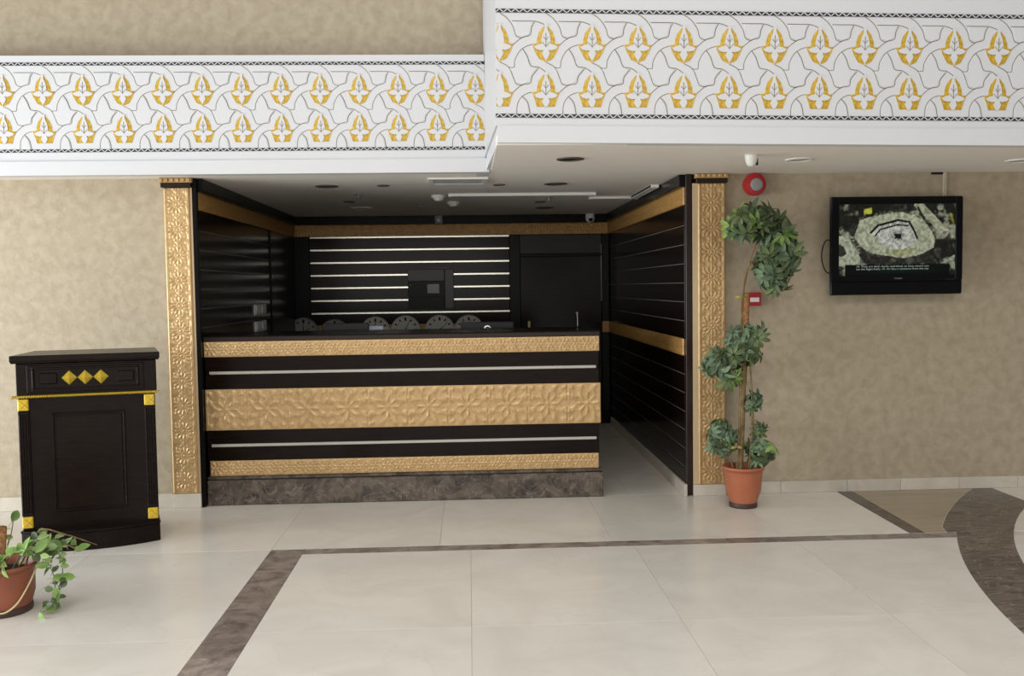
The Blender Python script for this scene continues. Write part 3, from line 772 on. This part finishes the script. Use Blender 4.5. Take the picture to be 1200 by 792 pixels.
MB().lathe([(0.04, -0.0005), (0.038, -0.01), (0.032, -0.045), (0.022, -0.062), (0.008, -0.068)], 18).build('cone', PALEP, cs, smooth=True)
bx('side_cover', BLACKP, cs, 0.024, 0.038, -0.012, 0.012, -0.06, -0.02, 0.002)

# ------------------------------------------------------------------ right wall: alarm, call point, television
al = thing('alarm_sounder', 'round red fire alarm sounder with grey centre high on the wall', 'alarm', (1.958, WY - 0.0005, 2.134))
MB().lathe([(0.074, 0), (0.074, -0.02), (0.076, -0.03), (0.076, -0.05), (0.070, -0.064), (0.044, -0.068)], 32, axis='y').build('body', RED, al, smooth=False)
MB().lathe([(0.043, -0.066), (0.042, -0.075), (0.03, -0.080), (0.006, -0.081)], 24, (0.004, 0, -0.004), 'y').build('centre_cap', GREYP, al)
cpnt = thing('fire_call_point', 'red fire call point with white label behind the plant pole', 'alarm', (1.955, WY - 0.0005, 1.352))
bx('case', RED, cpnt, -0.048, 0.048, -0.04, 0, -0.045, 0.045, 0.004)
bx('label_plate', PALEP, cpnt, -0.028, 0.034, -0.043, -0.04, -0.018, 0.012, 0.001)

tv = thing('television', 'black wall television showing a pale ringed court from above', 'television', (2.906, 6.27, 1.372))
TW, TH = 0.458, 0.664
bx('casing', BLACKP, tv, -TW, TW, 0.0, 0.022, 0.0, TH, 0.008)
bx('rear_housing', BLACKP, tv, -0.36, 0.36, 0.022, 0.115, 0.12, TH - 0.1, 0.008)
bx('wall_mount', DGREY, tv, -0.16, 0.16, 0.115, WY - 6.27 - 0.001, 0.2, TH - 0.2, 0.003)
SX_0, SX_1, SZ_0, SZ_1 = -0.402, 0.404, 0.130, 0.612
bez = MB()
bez.box(-TW + 0.006, SX_0, -0.012, 0.0, 0.10, TH - 0.006).box(SX_1, TW - 0.006, -0.012, 0.0, 0.10, TH - 0.006)
bez.box(SX_0, SX_1, -0.012, 0.0, SZ_1, TH - 0.006).box(SX_0, SX_1, -0.012, 0.0, 0.092, SZ_0)
bez.build('bezel', BLACKP, tv, bevel=0.002)
bx('speaker_bar', BLACKP, tv, -TW + 0.006, TW - 0.006, -0.006, 0.0, 0.004, 0.088, 0.003)
# the picture on the screen: colour per vertex of a fine grid
def screen_mesh():
    nx, nz = 190, 114
    rng = np.random.RandomState(3)
    U, V = np.meshgrid(np.linspace(0, 1, nx), np.linspace(0, 1, nz))       # v down from the top
    def vn(s, seed):
        r = np.random.RandomState(seed).rand(40, 60)
        gx = U * s * 1.67; gz = V * s
        x0 = np.floor(gx).astype(int); z0 = np.floor(gz).astype(int); fx = gx - x0; fz = gz - z0
        fx = fx * fx * (3 - 2 * fx); fz = fz * fz * (3 - 2 * fz)
        g = lambda a, b: r[a % 40, b % 60]
        return (g(z0, x0) * (1 - fx) + g(z0, x0 + 1) * fx) * (1 - fz) + (g(z0 + 1, x0) * (1 - fx) + g(z0 + 1, x0 + 1) * fx) * fz
    n = 0.5 * vn(9, 1) + 0.3 * vn(19, 2) + 0.2 * vn(37, 3)
    t = np.clip((n - 0.44) / 0.22, 0, 1)
    A = np.array([0.03, 0.03, 0.022]); B = np.array([0.34, 0.35, 0.27])
    C_ = A + (B - A) * t[..., None] ** 1.3
    def put(mask, col, k=1.0):
        C_[mask] = C_[mask] * (1 - k) + np.array(col) * k
    x = (80 + U * 945); y = (65 + V * 575)                      # picture coordinates
    def poly(P):
        m = np.zeros_like(x, bool); j = len(P) - 1
        for i in range(len(P)):
            xi, yi = P[i]; xj, yj = P[j]
            c = ((yi > y) != (yj > y)) & (x < (xj - xi) * (y - yi) / (yj - yi + 1e-9) + xi)
            m ^= c; j = i
        return m
    def seg(a, b, w):
        a = np.array(a, float); b = np.array(b, float); d = b - a; L2 = d @ d
        tt = np.clip(((x - a[0]) * d[0] + (y - a[1]) * d[1]) / L2, 0, 1)
        return np.hypot(x - a[0] - tt * d[0], y - a[1] - tt * d[1]) < w
    put(poly([(95, 165), (265, 190), (200, 330), (120, 250)]), (0.035, 0.034, 0.03), 0.85)
    put(poly([(455, 65), (690, 65), (700, 120), (560, 130), (470, 120)]), (0.03, 0.03, 0.025), 0.8)
    put(poly([(860, 350), (1000, 360), (1000, 460), (870, 520)]), (0.035, 0.034, 0.03), 0.8)
    put(poly([(80, 315), (150, 325), (200, 400), (260, 500), (300, 560), (80, 560)]), (0.40, 0.43, 0.33))
    put(poly([(80, 385), (120, 400), (145, 460), (110, 485), (80, 480)]), (0.06, 0.06, 0.05))
    for k in range(5):
        put(seg((180 + k * 18, 345 + k * 24), (215 + k * 18, 338 + k * 24), 6), (0.06, 0.06, 0.05))
    for a, b in (((705, 75), (935, 310)), ((745, 70), (960, 290))):
        put(seg(a, b, 17), (0.40, 0.41, 0.30))
    put(seg((720, 95), (850, 340), 9), (0.04, 0.04, 0.03))
    put(np.hypot(x - 938, y - 300) < 30, (0.44, 0.44, 0.35)); put(np.hypot(x - 938, y - 300) < 15, (0.25, 0.25, 0.2))
    put(poly([(905, 545), (1025, 475), (1025, 510), (930, 548)]), (0.36, 0.38, 0.30))
    put(poly([(285, 105), (350, 90), (345, 140), (285, 148)]), (0.47, 0.47, 0.10))
    put(seg((985, 150), (1010, 220), 10), (0.30, 0.30, 0.05), 0.7)
    ring = [(205, 330), (250, 190), (345, 165), (480, 135), (560, 130), (680, 150), (770, 195), (830, 280), (865, 350), (850, 420), (760, 470), (640, 500), (560, 500), (470, 480), (340, 460), (250, 400)]
    put(poly(ring), (0.42, 0.44, 0.33)); C_[poly(ring)] *= (0.88 + 0.24 * vn(30, 8))[poly(ring)][:, None]
    for (a, b) in zip(ring, ring[1:] + ring[:1]): put(seg(a, b, 4) & (vn(37, 11) > 0.5), (0.10, 0.10, 0.07), 0.8)
    put(seg((330, 300), (430, 430), 16), (0.46, 0.47, 0.36), 0.6)
    inner = [(340, 295), (400, 235), (560, 195), (650, 210), (690, 280), (715, 340), (690, 380), (600, 430), (500, 440), (440, 400)]
    put(poly(inner), (0.50, 0.51, 0.46)); C_[poly(inner)] *= (0.82 + 0.36 * vn(37, 6))[poly(inner)][:, None]
    up = inner[:6]
    for a, b in zip(up[:-1], up[1:]): put(seg(a, b, 9), (0.02, 0.02, 0.015))
    u2 = [(375, 320), (415, 268), (555, 232), (640, 240)]
    for a, b in zip(u2[:-1], u2[1:]): put(seg(a, b, 6), (0.03, 0.03, 0.02))
    d = np.hypot((x - 555) / 1.25, y - 325)
    put((d < 52) & (rng.rand(*x.shape) > d / 55), (0.05, 0.045, 0.04), 0.8)
    put(poly([(530, 308), (585, 305), (590, 340), (540, 345)]), (0.02, 0.02, 0.02))
    put(poly([(470, 430), (700, 425), (660, 470), (560, 485), (470, 465)]), (0.32, 0.34, 0.17), 0.7)
    put(poly([(345, 455), (500, 482), (650, 498), (850, 440), (860, 548), (250, 548), (260, 440)]) & ~poly(ring), (0.06, 0.055, 0.05), 0.7)
    band = (y > 552)
    g = np.exp(-((x - 560) / 300) ** 2)
    g = g * (y < 618)
    cb = np.stack([0.004 + 0 * g, 0.005 + 0.022 * g, 0.004 + 0.012 * g], -1)
    bm_ = (y > 552) & (x > 132) & (x < 985)
    C_[bm_] = cb[bm_]
    C_ = 0.46 * (C_ / 0.42) ** 1.3 * ((0.55 + 0.9 * vn(38, 21)) * (y < 552) + (y >= 552))[..., None]
    return nx, nz, C_
nx, nz, Cc = screen_mesh()
gx = np.linspace(SX_0, SX_1, nx); gz = np.linspace(SZ_1, SZ_0, nz)
vv = [(float(a), -0.003, float(b)) for b in gz for a in gx]
ii = np.arange(nx * nz).reshape(nz, nx)
ff = np.stack([ii[1:, :-1].ravel(), ii[1:, 1:].ravel(), ii[:-1, 1:].ravel(), ii[:-1, :-1].ravel()], 1).tolist()
SCR = mat('screen_picture', (0.004, 0.004, 0.004, 1), 0.3, spec=0.12)
at = SCR.node_tree.nodes.new('ShaderNodeAttribute'); at.attribute_name = 'picture'
SCR.node_tree.links.new(at.outputs['Color'], SCR.node_tree.nodes['Principled BSDF'].inputs['Emission Color'])
SCR.node_tree.nodes['Principled BSDF'].inputs['Emission Strength'].default_value = 0.62
scr = mesh_obj('screen', vv, ff, SCR, tv, fix=False)
ca = scr.data.attributes.new('picture', 'FLOAT_COLOR', 'POINT')
ca.data.foreach_set('color', np.concatenate([Cc.reshape(-1, 3), np.ones((nx * nz, 1))], 1).astype(np.float32).ravel())
TXT = mat('screen_lettering', (0.1, 0.1, 0.1, 1), 0.5)
TXT.node_tree.nodes['Principled BSDF'].inputs['Emission Color'].default_value = (0.75, 0.85, 0.78, 1)
TXT.node_tree.nodes['Principled BSDF'].inputs['Emission Strength'].default_value = 0.4
def text(name, body, size, m, parent, loc, width=None, align='CENTER'):
    c = bpy.data.curves.new(name, 'FONT'); c.body = body; c.size = size; c.align_x = align; c.resolution_u = 2
    tmp = bpy.data.objects.new(name, c); COL.objects.link(tmp)
    bpy.context.view_layer.update()
    me = bpy.data.meshes.new_from_object(tmp.evaluated_get(bpy.context.evaluated_depsgraph_get()))
    bpy.data.objects.remove(tmp); me.name = name
    if width:
        xsv = [v.co.x for v in me.vertices]; k = width / (max(xsv) - min(xsv))
        for v in me.vertices: v.co.x *= k
    me.materials.clear(); me.materials.append(m)
    o = bpy.data.objects.new(name, me); COL.objects.link(o)
    o.location = loc; o.rotation_euler = (math.pi / 2, 0, 0); o.parent = parent
    return o
text('subtitle_line', '18. They are deaf, dumb, and blind, so they return not', 0.0165, TXT, scr, (-0.03, -0.0045, 0.187), 0.50)
text('subtitle_line', '(to the Right Path). 19. Or like a rainstorm from the sky', 0.0165, TXT, scr, (-0.03, -0.0045, 0.169), 0.50)
text('brand_lettering', 'TOSHIBA', 0.013, GREYP, tv, (0.006, -0.0128, 0.105), 0.058)
bx('status_line', DGREY, tv, 0.33, 0.40, -0.0135, -0.012, 0.098, 0.101, 0)

tc = thing('power_cord', 'thin black cord looping out left of the television', 'cord', (2.44, 6.36, 1.60))
MB().tube(curve3([(0.10, 0.0, 0.12), (0.02, 0.0, 0.15), (-0.014, 0.0, 0.08), (-0.012, 0.0, 0.0), (0.02, 0.0, -0.07), (0.10, 0.0, -0.08)]), 0.004, 6).build('cord', BLACKP, tc, smooth=True)
cn = thing('wall_conduit', 'pale cable conduit running up from the television to the soffit', 'conduit', (3.297, WY, 1.95))
bx('channel', noisy('conduit_paint', (0.50, 0.43, 0.32, 1), (0.56, 0.48, 0.36, 1), 8), cn, -0.012, 0.012, -0.014, -0.0005, 0, ZC - 1.951, 0.002)
bx('cable_entry', EDGE, cn, -0.095, -0.012, -0.012, -0.0005, ZC - 1.966, ZC - 1.951, 0.003)

# ------------------------------------------------------------------ podium
PA = math.radians(14.5)
pd = thing('lectern_podium', 'dark wooden podium with gilt diamonds and rope moulding beside the left pilaster', 'podium', (-1.846 - 0.36 * math.cos(PA), 5.563 - 0.36 * math.sin(PA), 0), PA)
# local x = u + 0.36, front plane y = 0
MB().prism([(-0.362, 0.0), (0.362, 0.0), (0.315, 0.42), (-0.315, 0.42)], 0.115, 0.875).build('body', PODW, pd, bevel=0.003)
MB().prism([(-0.366, -0.012), (0.374, -0.012), (0.325, 0.43), (-0.32, 0.43)], 0.884, 1.066).build('upper_case', PODW, pd, bevel=0.004)
tb = MB()
for k, (z, e) in enumerate(((1.0665, 0.0), (1.082, 0.007), (1.112, 0.007))):
    tb.v += [(-0.385 - e, -0.028 - e, z), (0.389 + e, -0.028 - e, z), (0.336 + e, 0.445, z), (-0.336 - e, 0.445, z)]
for k in (0, 4):
    for q in range(4): tb.f.append((k + q, k + (q + 1) % 4, k + 4 + (q + 1) % 4, k + 4 + q))
tb.f += [(3, 2, 1, 0), (8, 9, 10, 11)]
tb.build('top_board', PODW, pd, bevel=0.003)
# drawer front
df = bx('drawer_front', PODW, pd, -0.31, 0.305, -0.018, -0.012, 0.898, 1.055, 0.003)
def frame(x0, x1, z0, z1, t, y0, y1, name, par, m=PODW):
    return MB().box(x0, x1, y0, y1, z0, z0 + t).box(x0, x1, y0, y1, z1 - t, z1).box(x0, x0 + t, y0, y1, z0 + t, z1 - t).box(x1 - t, x1, y0, y1, z0 + t, z1 - t).build(name, m, par, bevel=0.003)
frame(-0.282, 0.28, 0.912, 1.042, 0.012, -0.030, -0.018, 'drawer_frame', df)
for a in (-0.246, 0.160):
    bx('raised_panel', PODW, df, a, a + 0.094, -0.028, -0.018, 0.948, 1.010, 0.006)
for u in (-0.449, -0.366, -0.283):
    x = u + 0.36; h = 0.041
    mesh_obj('gilt_diamond', [(x - h, -0.0185, 0.979), (x, -0.0185, 0.979 - h), (x + h, -0.0185, 0.979), (x, -0.0185, 0.979 + h), (x, -0.046, 0.979)],
             [(0, 1, 4), (1, 2, 4), (2, 3, 4), (3, 0, 4), (3, 2, 1, 0)], GILT, df)
# rope moulding: a twisted cord of short turns
mb = MB()
for k in range(62):
    x = -0.386 + k * 0.0125
    mb.tube([(x - 0.006, -0.018, 0.873), (x + 0.000, -0.025, 0.879), (x + 0.008, -0.018, 0.885)], [0.0045, 0.006, 0.0045], 5)
mb.build('rope_moulding', GILT, pd, smooth=True)
# flanking fluted stiles with gilt blocks
for x0 in (-0.362, 0.302):
    st = bx('fluted_stile', PODW, pd, x0, x0 + 0.058, -0.012, 0.0, 0.202, 0.795, 0.002)
    for k in range(4):
        xx = x0 + 0.004 + k * 0.0135
        bx('reed', PODW, st, xx, xx + 0.008, -0.019, -0.012, 0.215, 0.782, 0.003)
    for z0 in (0.800, 0.130):
        b = bx('gilt_block', GILT, pd, x0 + 0.001, x0 + 0.057, -0.018, 0.0, z0, z0 + 0.066, 0.004)
        mb = MB(); cx_, cz_ = x0 + 0.029, z0 + 0.033
        for q in range(4):
            a = math.pi / 4 + q * math.pi / 2; ca_, sa_ = math.cos(a), math.sin(a)
            mb.prism([(cx_ + ca_ * 0.004 - sa_ * 0.003, cz_ + sa_ * 0.004 + ca_ * 0.003), (cx_ + ca_ * 0.016 - sa_ * 0.007, cz_ + sa_ * 0.016 + ca_ * 0.007), (cx_ + ca_ * 0.030, cz_ + sa_ * 0.030), (cx_ + ca_ * 0.016 + sa_ * 0.007, cz_ + sa_ * 0.016 - ca_ * 0.007), (cx_ + ca_ * 0.004 + sa_ * 0.003, cz_ + sa_ * 0.004 - ca_ * 0.003)], -0.027, -0.018, 'y')
        mb.lathe([(0.008, -0.018), (0.006, -0.031)], 10, (cx_, 0, cz_), 'y')
        mb.build('flower_relief', GILT, b)
frame(-0.19, 0.195, 0.210, 0.780, 0.010, -0.008, 0.0, 'panel_moulding', pd)
bx('inset_panel', PODW, pd, -0.172, 0.177, -0.004, 0.0, 0.228, 0.762, 0.003)
# bowed plinth
def bow(z0, z1, sag, over, name):
    n = 16; P = []
    for k in range(n + 1):
        t = -1 + 2 * k / n
        P.append((t * (0.362 + over), -0.012 - over - sag * (1 - t * t)))
    P += [(0.312 + over, 0.42), (-0.312 - over, 0.42)]
    MB().prism(P, z0, z1).build(name, PODW, pd, bevel=0.003)
bow(0.0, 0.104, 0.085, 0.006, 'bowed_plinth')
bow(0.1045, 0.118, 0.092, 0.010, 'plinth_cap')

# ------------------------------------------------------------------ plants
def pot(parent, r_top, r_bot, h, m, seg=36):
    w = 0.008
    MB().lathe([(r_bot, 0.03), (r_bot + (r_top - r_bot) * 0.55, h * 0.4), (r_top - 0.012, h - 0.04), (r_top - 0.008, h - 0.022), (r_top, h - 0.020), (r_top + 0.001, h - 0.004), (r_top - 0.004, h), (r_top - 0.012, h - 0.004), (r_top - 0.02, h - 0.05)], seg, cap=False).build('pot', m, parent, smooth=True)
    MB().lathe([(r_bot + 0.002, 0.0), (r_bot + 0.006, 0.012), (r_bot + 0.004, 0.032), (r_bot - 0.01, 0.036)], seg).build('pot_base', TERRAD, parent, smooth=False)
    MB().lathe([(r_top - 0.016, h - 0.06), (r_top - 0.018, h - 0.045), (0.01, h - 0.035)], 24).build('soil', SOIL, parent)

def leaflet(mb, base, d, nrm, L, W, droop):
    d = d.normalized(); s = d.cross(nrm).normalized(); up = s.cross(d)
    prof = [(0.0, 0.06), (0.22, 0.72), (0.5, 1.0), (0.78, 0.74), (1.0, 0.04)]
    n = len(mb.v)
    for t, w in prof:
        c = base + d * (L * t) - up * (droop * L * t * t)
        for q, lift in ((-1, 0.16), (0, 0), (1, 0.16)):
            mb.v.append(tuple(c + s * (q * W * w / 2) + up * (lift * W * w)))
    for i in range(len(prof) - 1):
        for j in range(2):
            a = n + i * 3 + j
            mb.f.append((a, a + 1, a + 4, a + 3))
def umbrella_leaf(seed, n, L, W):
    rnd = random.Random(seed); mb = MB()
    for k in range(n):
        a = 2 * math.pi * k / n + rnd.uniform(-0.12, 0.12)
        d = Vector((math.cos(a), math.sin(a), rnd.uniform(-0.45, -0.05)))
        leaflet(mb, d * 0.008, d, Vector((0, 0, 1)), L * rnd.uniform(0.8, 1.1), W * rnd.uniform(0.85, 1.1), rnd.uniform(0.15, 0.45))
    mb.tube([(0, 0, 0), (0.0, 0.004, -0.03), (0.008, 0.01, -0.075)], 0.0016, 4)
    return mb
def leaf_mesh(mb, m, name='leaf'):
    me = bpy.data.meshes.new(name); me.from_pydata([tuple(v) for v in mb.v], [], mb.f)
    me.polygons.foreach_set('use_smooth', [True] * len(me.polygons)); me.materials.append(m)
    return me
def put_leaf(me, parent, p, nrm, spin, s, name='leaf'):
    o = bpy.data.objects.new(name, me)
    q = nrm.to_track_quat('Z', 'Y')
    o.rotation_mode = 'QUATERNION'
    o.rotation_quaternion = q @ Euler((0, 0, spin)).to_quaternion()
    o.location = p; o.scale = (s, s, s); o.parent = parent
    COL.objects.link(o)
    return o

PX, PY = 1.780, 6.03
pl = thing('umbrella_plant', 'tall potted umbrella plant on a coir pole before the right pilaster', 'plant', (PX, PY, 0))
pot(pl, 0.136, 0.086, 0.270, TERRA)
MB().tube(curve3([(-0.025, 0, 0.225), (-0.012, 0, 0.5), (0.0, 0.01, 0.8), (0.012, 0.01, 1.1)]), [0.021] * 19, 10).build('trunk', STEM, pl, smooth=True)
MB().tube(curve3([(0.004, 0.02, 0.8), (0.018, 0.02, 1.1), (0.026, 0.02, 1.40)]), 0.023, 10).build('coir_pole', COIR, pl, smooth=True)
for k, P in enumerate([[(0.03, -0.02, 0.225), (0.05, -0.03, 0.6), (0.035, -0.03, 0.95), (-0.01, -0.03, 1.2), (0.0, -0.02, 1.42), (0.05, 0.0, 1.62), (0.10, 0.0, 1.74)],
                       [(-0.05, -0.02, 0.225), (-0.035, -0.035, 0.55), (-0.02, -0.03, 0.95), (-0.02, -0.03, 1.25), (0.0, -0.02, 1.46), (0.06, 0.0, 1.60), (0.16, 0.0, 1.58)],
                       [(0.06, 0.0, 0.225), (0.07, 0.0, 0.5), (0.06, 0.01, 0.72)],
                       [(-0.06, 0.0, 0.225), (-0.10, -0.02, 0.36), (-0.13, -0.03, 0.46)],
                       [(0.05, -0.03, 0.225), (0.10, -0.05, 0.36), (0.12, -0.05, 0.40)]]):
    MB().tube(curve3(P), 0.0055, 6).build('stem', STEM, pl, smooth=True)
UL = {m.name + str(i): leaf_mesh(umbrella_leaf(i * 5 + len(m.name), n, 0.086, 0.031), m) for m in (LEAFD, LEAFM, LEAFL) for i, n in enumerate((7, 8, 9))}
rnd = random.Random(11)
def cluster(cx_, cz_, rx, ry, rz, n, mix, down=0.2, s=1.0):
    """leaves spread over an ellipsoid whose centre is given relative to the pot"""
    for k in range(n):
        while True:
            p = Vector((rnd.uniform(-1, 1), rnd.uniform(-1, 1), rnd.uniform(-1, 1)))
            if 0.2 < p.length < 1.2: break
        nr = (p.normalized() * 0.8 + Vector((0, -0.55, 0.45 - down)) + Vector((rnd.gauss(0, .42), rnd.gauss(0, .42), rnd.gauss(0, .42)))).normalized()
        q = rnd.random(); m = LEAFD if q < mix[0] else LEAFM if q < mix[0] + mix[1] else LEAFL
        put_leaf(UL[m.name + str(rnd.randint(0, 2))], pl, Vector((cx_ + p.x * rx, p.y * ry - 0.02, cz_ + p.z * rz)), nr, rnd.uniform(0, 6.28), s * rnd.uniform(0.8, 1.2))
# centres in metres beside the pot axis (x) and above the floor (z)
cluster(0.045, 1.880, 0.105, 0.10, 0.070, 24, (0.45, 0.35, 0.2), 0.3)
cluster(0.010, 1.800, 0.095, 0.09, 0.050, 14, (0.2, 0.5, 0.3), 0.5)
cluster(0.185, 1.840, 0.085, 0.09, 0.08, 14, (0.75, 0.25, 0.0), 0.1)
cluster(0.225, 1.650, 0.130, 0.12, 0.145, 56, (0.55, 0.42, 0.03), 0.3)
cluster(0.150, 1.560, 0.060, 0.07, 0.10, 12, (0.2, 0.75, 0.05), 0.2)
cluster(0.205, 1.440, 0.055, 0.05, 0.04, 7, (0.9, 0.1, 0.0), 0.6)
cluster(0.010, 1.110, 0.100, 0.08, 0.075, 18, (0.35, 0.6, 0.05), 0.2, 0.9)
cluster(-0.020, 0.990, 0.110, 0.09, 0.075, 20, (0.5, 0.35, 0.15), 0.4, 0.9)
cluster(-0.165, 0.960, 0.095, 0.08, 0.085, 22, (0.35, 0.6, 0.05), 0.3, 0.9)
cluster(-0.075, 0.850, 0.060, 0.06, 0.04, 8, (0.5, 0.2, 0.3), 0.6, 0.85)
cluster(0.080, 0.700, 0.045, 0.05, 0.06, 6, (0.4, 0.6, 0.0), 0.3, 0.75)
cluster(-0.140, 0.480, 0.092, 0.08, 0.100, 24, (0.3, 0.65, 0.05), 0.4, 0.85)
cluster(-0.120, 0.400, 0.055, 0.05, 0.045, 7, (0.0, 0.3, 0.7), 0.7, 0.85)
cluster(0.105, 0.365, 0.085, 0.07, 0.075, 22, (0.35, 0.6, 0.05), 0.5, 0.85)
cluster(0.100, 0.300, 0.045, 0.05, 0.03, 4, (0.1, 0.3, 0.6), 0.8, 0.75)
cluster(0.11, 0.52, 0.05, 0.05, 0.04, 4, (0.6, 0.4, 0), 0.3, 0.7)
# upright sprig at the very top and the one reaching right
for (px, pz, nx_, nz_, s) in ((0.045, 1.955, 0.0, 0.3, 0.62), (0.075, 1.94, 0.4, 0.6, 0.55), (0.30, 1.83, 0.5, 0.2, 0.8), (0.275, 1.87, 0.3, 0.5, 0.7)):
    put_leaf(UL['dark_leaf0'], pl, Vector((px, -0.02, pz)), Vector((nx_, -0.8, nz_)).normalized(), 0.6, s)
ym = leaf_mesh(umbrella_leaf(77, 2, 0.07, 0.03), LEAFY)
put_leaf(ym, pl, Vector((-0.06, -0.05, 0.40)), Vector((0.0, -0.8, 0.4)).normalized(), 0.0, 0.7)
put_leaf(ym, pl, Vector((-0.02, -0.03, 1.375)), Vector((0.1, -0.7, 0.5)).normalized(), 2.9, 0.6)

# trailing plant at the left edge
QX, QY = -2.165, 4.365
tp = thing('trailing_plant', 'low potted vine with trailing stems at the left edge of the floor', 'plant', (QX, QY, 0))
pot(tp, 0.148, 0.118, 0.225, TERRA2)
MB().tube([(-0.02, 0.0, 0.17), (-0.015, 0, 0.27), (-0.005, 0.0, 0.39)], 0.033, 9).build('coir_pole', COIR, tp, smooth=True)
def vine_leaf(seed, L, W):
    mb = MB()
    leaflet(mb, Vector((0, 0, 0)), Vector((1, 0, -0.1)), Vector((0, 0, 1)), L, W, 0.25)
    mb.tube([(0, 0, 0), (-0.012, 0, -0.004), (-0.024, 0, -0.012)], 0.0013, 4)
    return mb
VL = [leaf_mesh(vine_leaf(1, 0.072, 0.046), LEAFL), leaf_mesh(vine_leaf(2, 0.062, 0.042), leafmat('pale_leaf', (0.22, 0.33, 0.09, 1), (0.36, 0.46, 0.2, 1), 0.2)), leaf_mesh(vine_leaf(3, 0.05, 0.036), LEAFD)]
rv = random.Random(5)
vines = [[(0.05, -0.02, 0.19), (0.12, -0.03, 0.29), (0.20, -0.04, 0.27), (0.255, -0.05, 0.16), (0.245, -0.06, 0.05), (0.205, -0.10, 0.012)],
         [(0.04, 0.0, 0.19), (0.14, 0.0, 0.32), (0.25, -0.02, 0.29), (0.285, -0.03, 0.20), (0.27, -0.05, 0.10), (0.265, -0.06, 0.03)],
         [(0.02, -0.03, 0.19), (0.08, -0.07, 0.30), (0.17, -0.09, 0.30), (0.23, -0.09, 0.27)],
         [(0.06, 0.02, 0.19), (0.16, 0.03, 0.33), (0.27, 0.03, 0.30), (0.33, 0.03, 0.265)],
         [(0.0, -0.05, 0.19), (0.03, -0.11, 0.26), (0.08, -0.15, 0.23)],
         [(-0.02, 0.02, 0.19), (0.02, 0.05, 0.34), (0.03, 0.06, 0.42)],
         [(-0.05, -0.02, 0.19), (-0.03, 0.0, 0.42), (-0.01, 0.0, 0.53)],
         [(-0.06, -0.06, 0.19), (-0.12, -0.1, 0.27), (-0.2, -0.12, 0.2)],
         [(0.05, 0.05, 0.19), (0.11, 0.06, 0.27), (0.16, 0.02, 0.25)]]
cnt = [26, 22, 16, 13, 11, 4, 4, 6, 12]
for vi, P in enumerate(vines):
    C3 = curve3(P, 8)
    MB().tube(C3, 0.0026, 5).build('vine_stem', STEM if vi > 1 else LEAFM, tp, smooth=True)
    for k in range(cnt[vi]):
        t = 0.22 + 0.78 * (k + rv.random() * 0.5) / cnt[vi]
        p = C3[min(int(t * (len(C3) - 1)), len(C3) - 1)]
        low = p.z < 0.2 and vi < 2
        me = VL[rv.choice([2, 2, 0]) if low else rv.choice([0, 0, 1, 1, 2])]
        nr = Vector((rv.uniform(-.6, .6), rv.uniform(-1.0, -.2), rv.uniform(0.1, .9))).normalized()
        o = put_leaf(me, tp, p + Vector((rv.uniform(-.012, .012), rv.uniform(-.02, .01), rv.uniform(-.004, .02))), nr, rv.uniform(0, 6.28), rv.uniform(0.6, 0.9) if low else rv.uniform(0.6, 1.05))
MB().tube(curve3([(0.09, 0.02, 0.18), (0.15, 0.04, 0.355), (0.26, 0.06, 0.335), (0.40, 0.08, 0.275)]), [0.004] * 12 + [0.003] * 4 + [0.002] * 3, 5).build('grass_blade', STEM, tp, smooth=True)
cdp = []
for a, z in ((20, 0.235), (8, 0.222), (-8, 0.18), (-24, 0.12), (-42, 0.06), (-62, 0.03), (-80, 0.035), (-95, 0.06), (-110, 0.09), (-135, 0.13), (-165, 0.19), (-180, 0.232)):
    r = 0.118 + (0.142 - 0.118) * min(z / 0.2, 1) + 0.014
    cdp.append((r * math.cos(math.radians(a)), r * math.sin(math.radians(a)), z))
MB().tube(curve3(cdp), 0.0042, 6).build('pale_cord', CORD, tp, smooth=True)
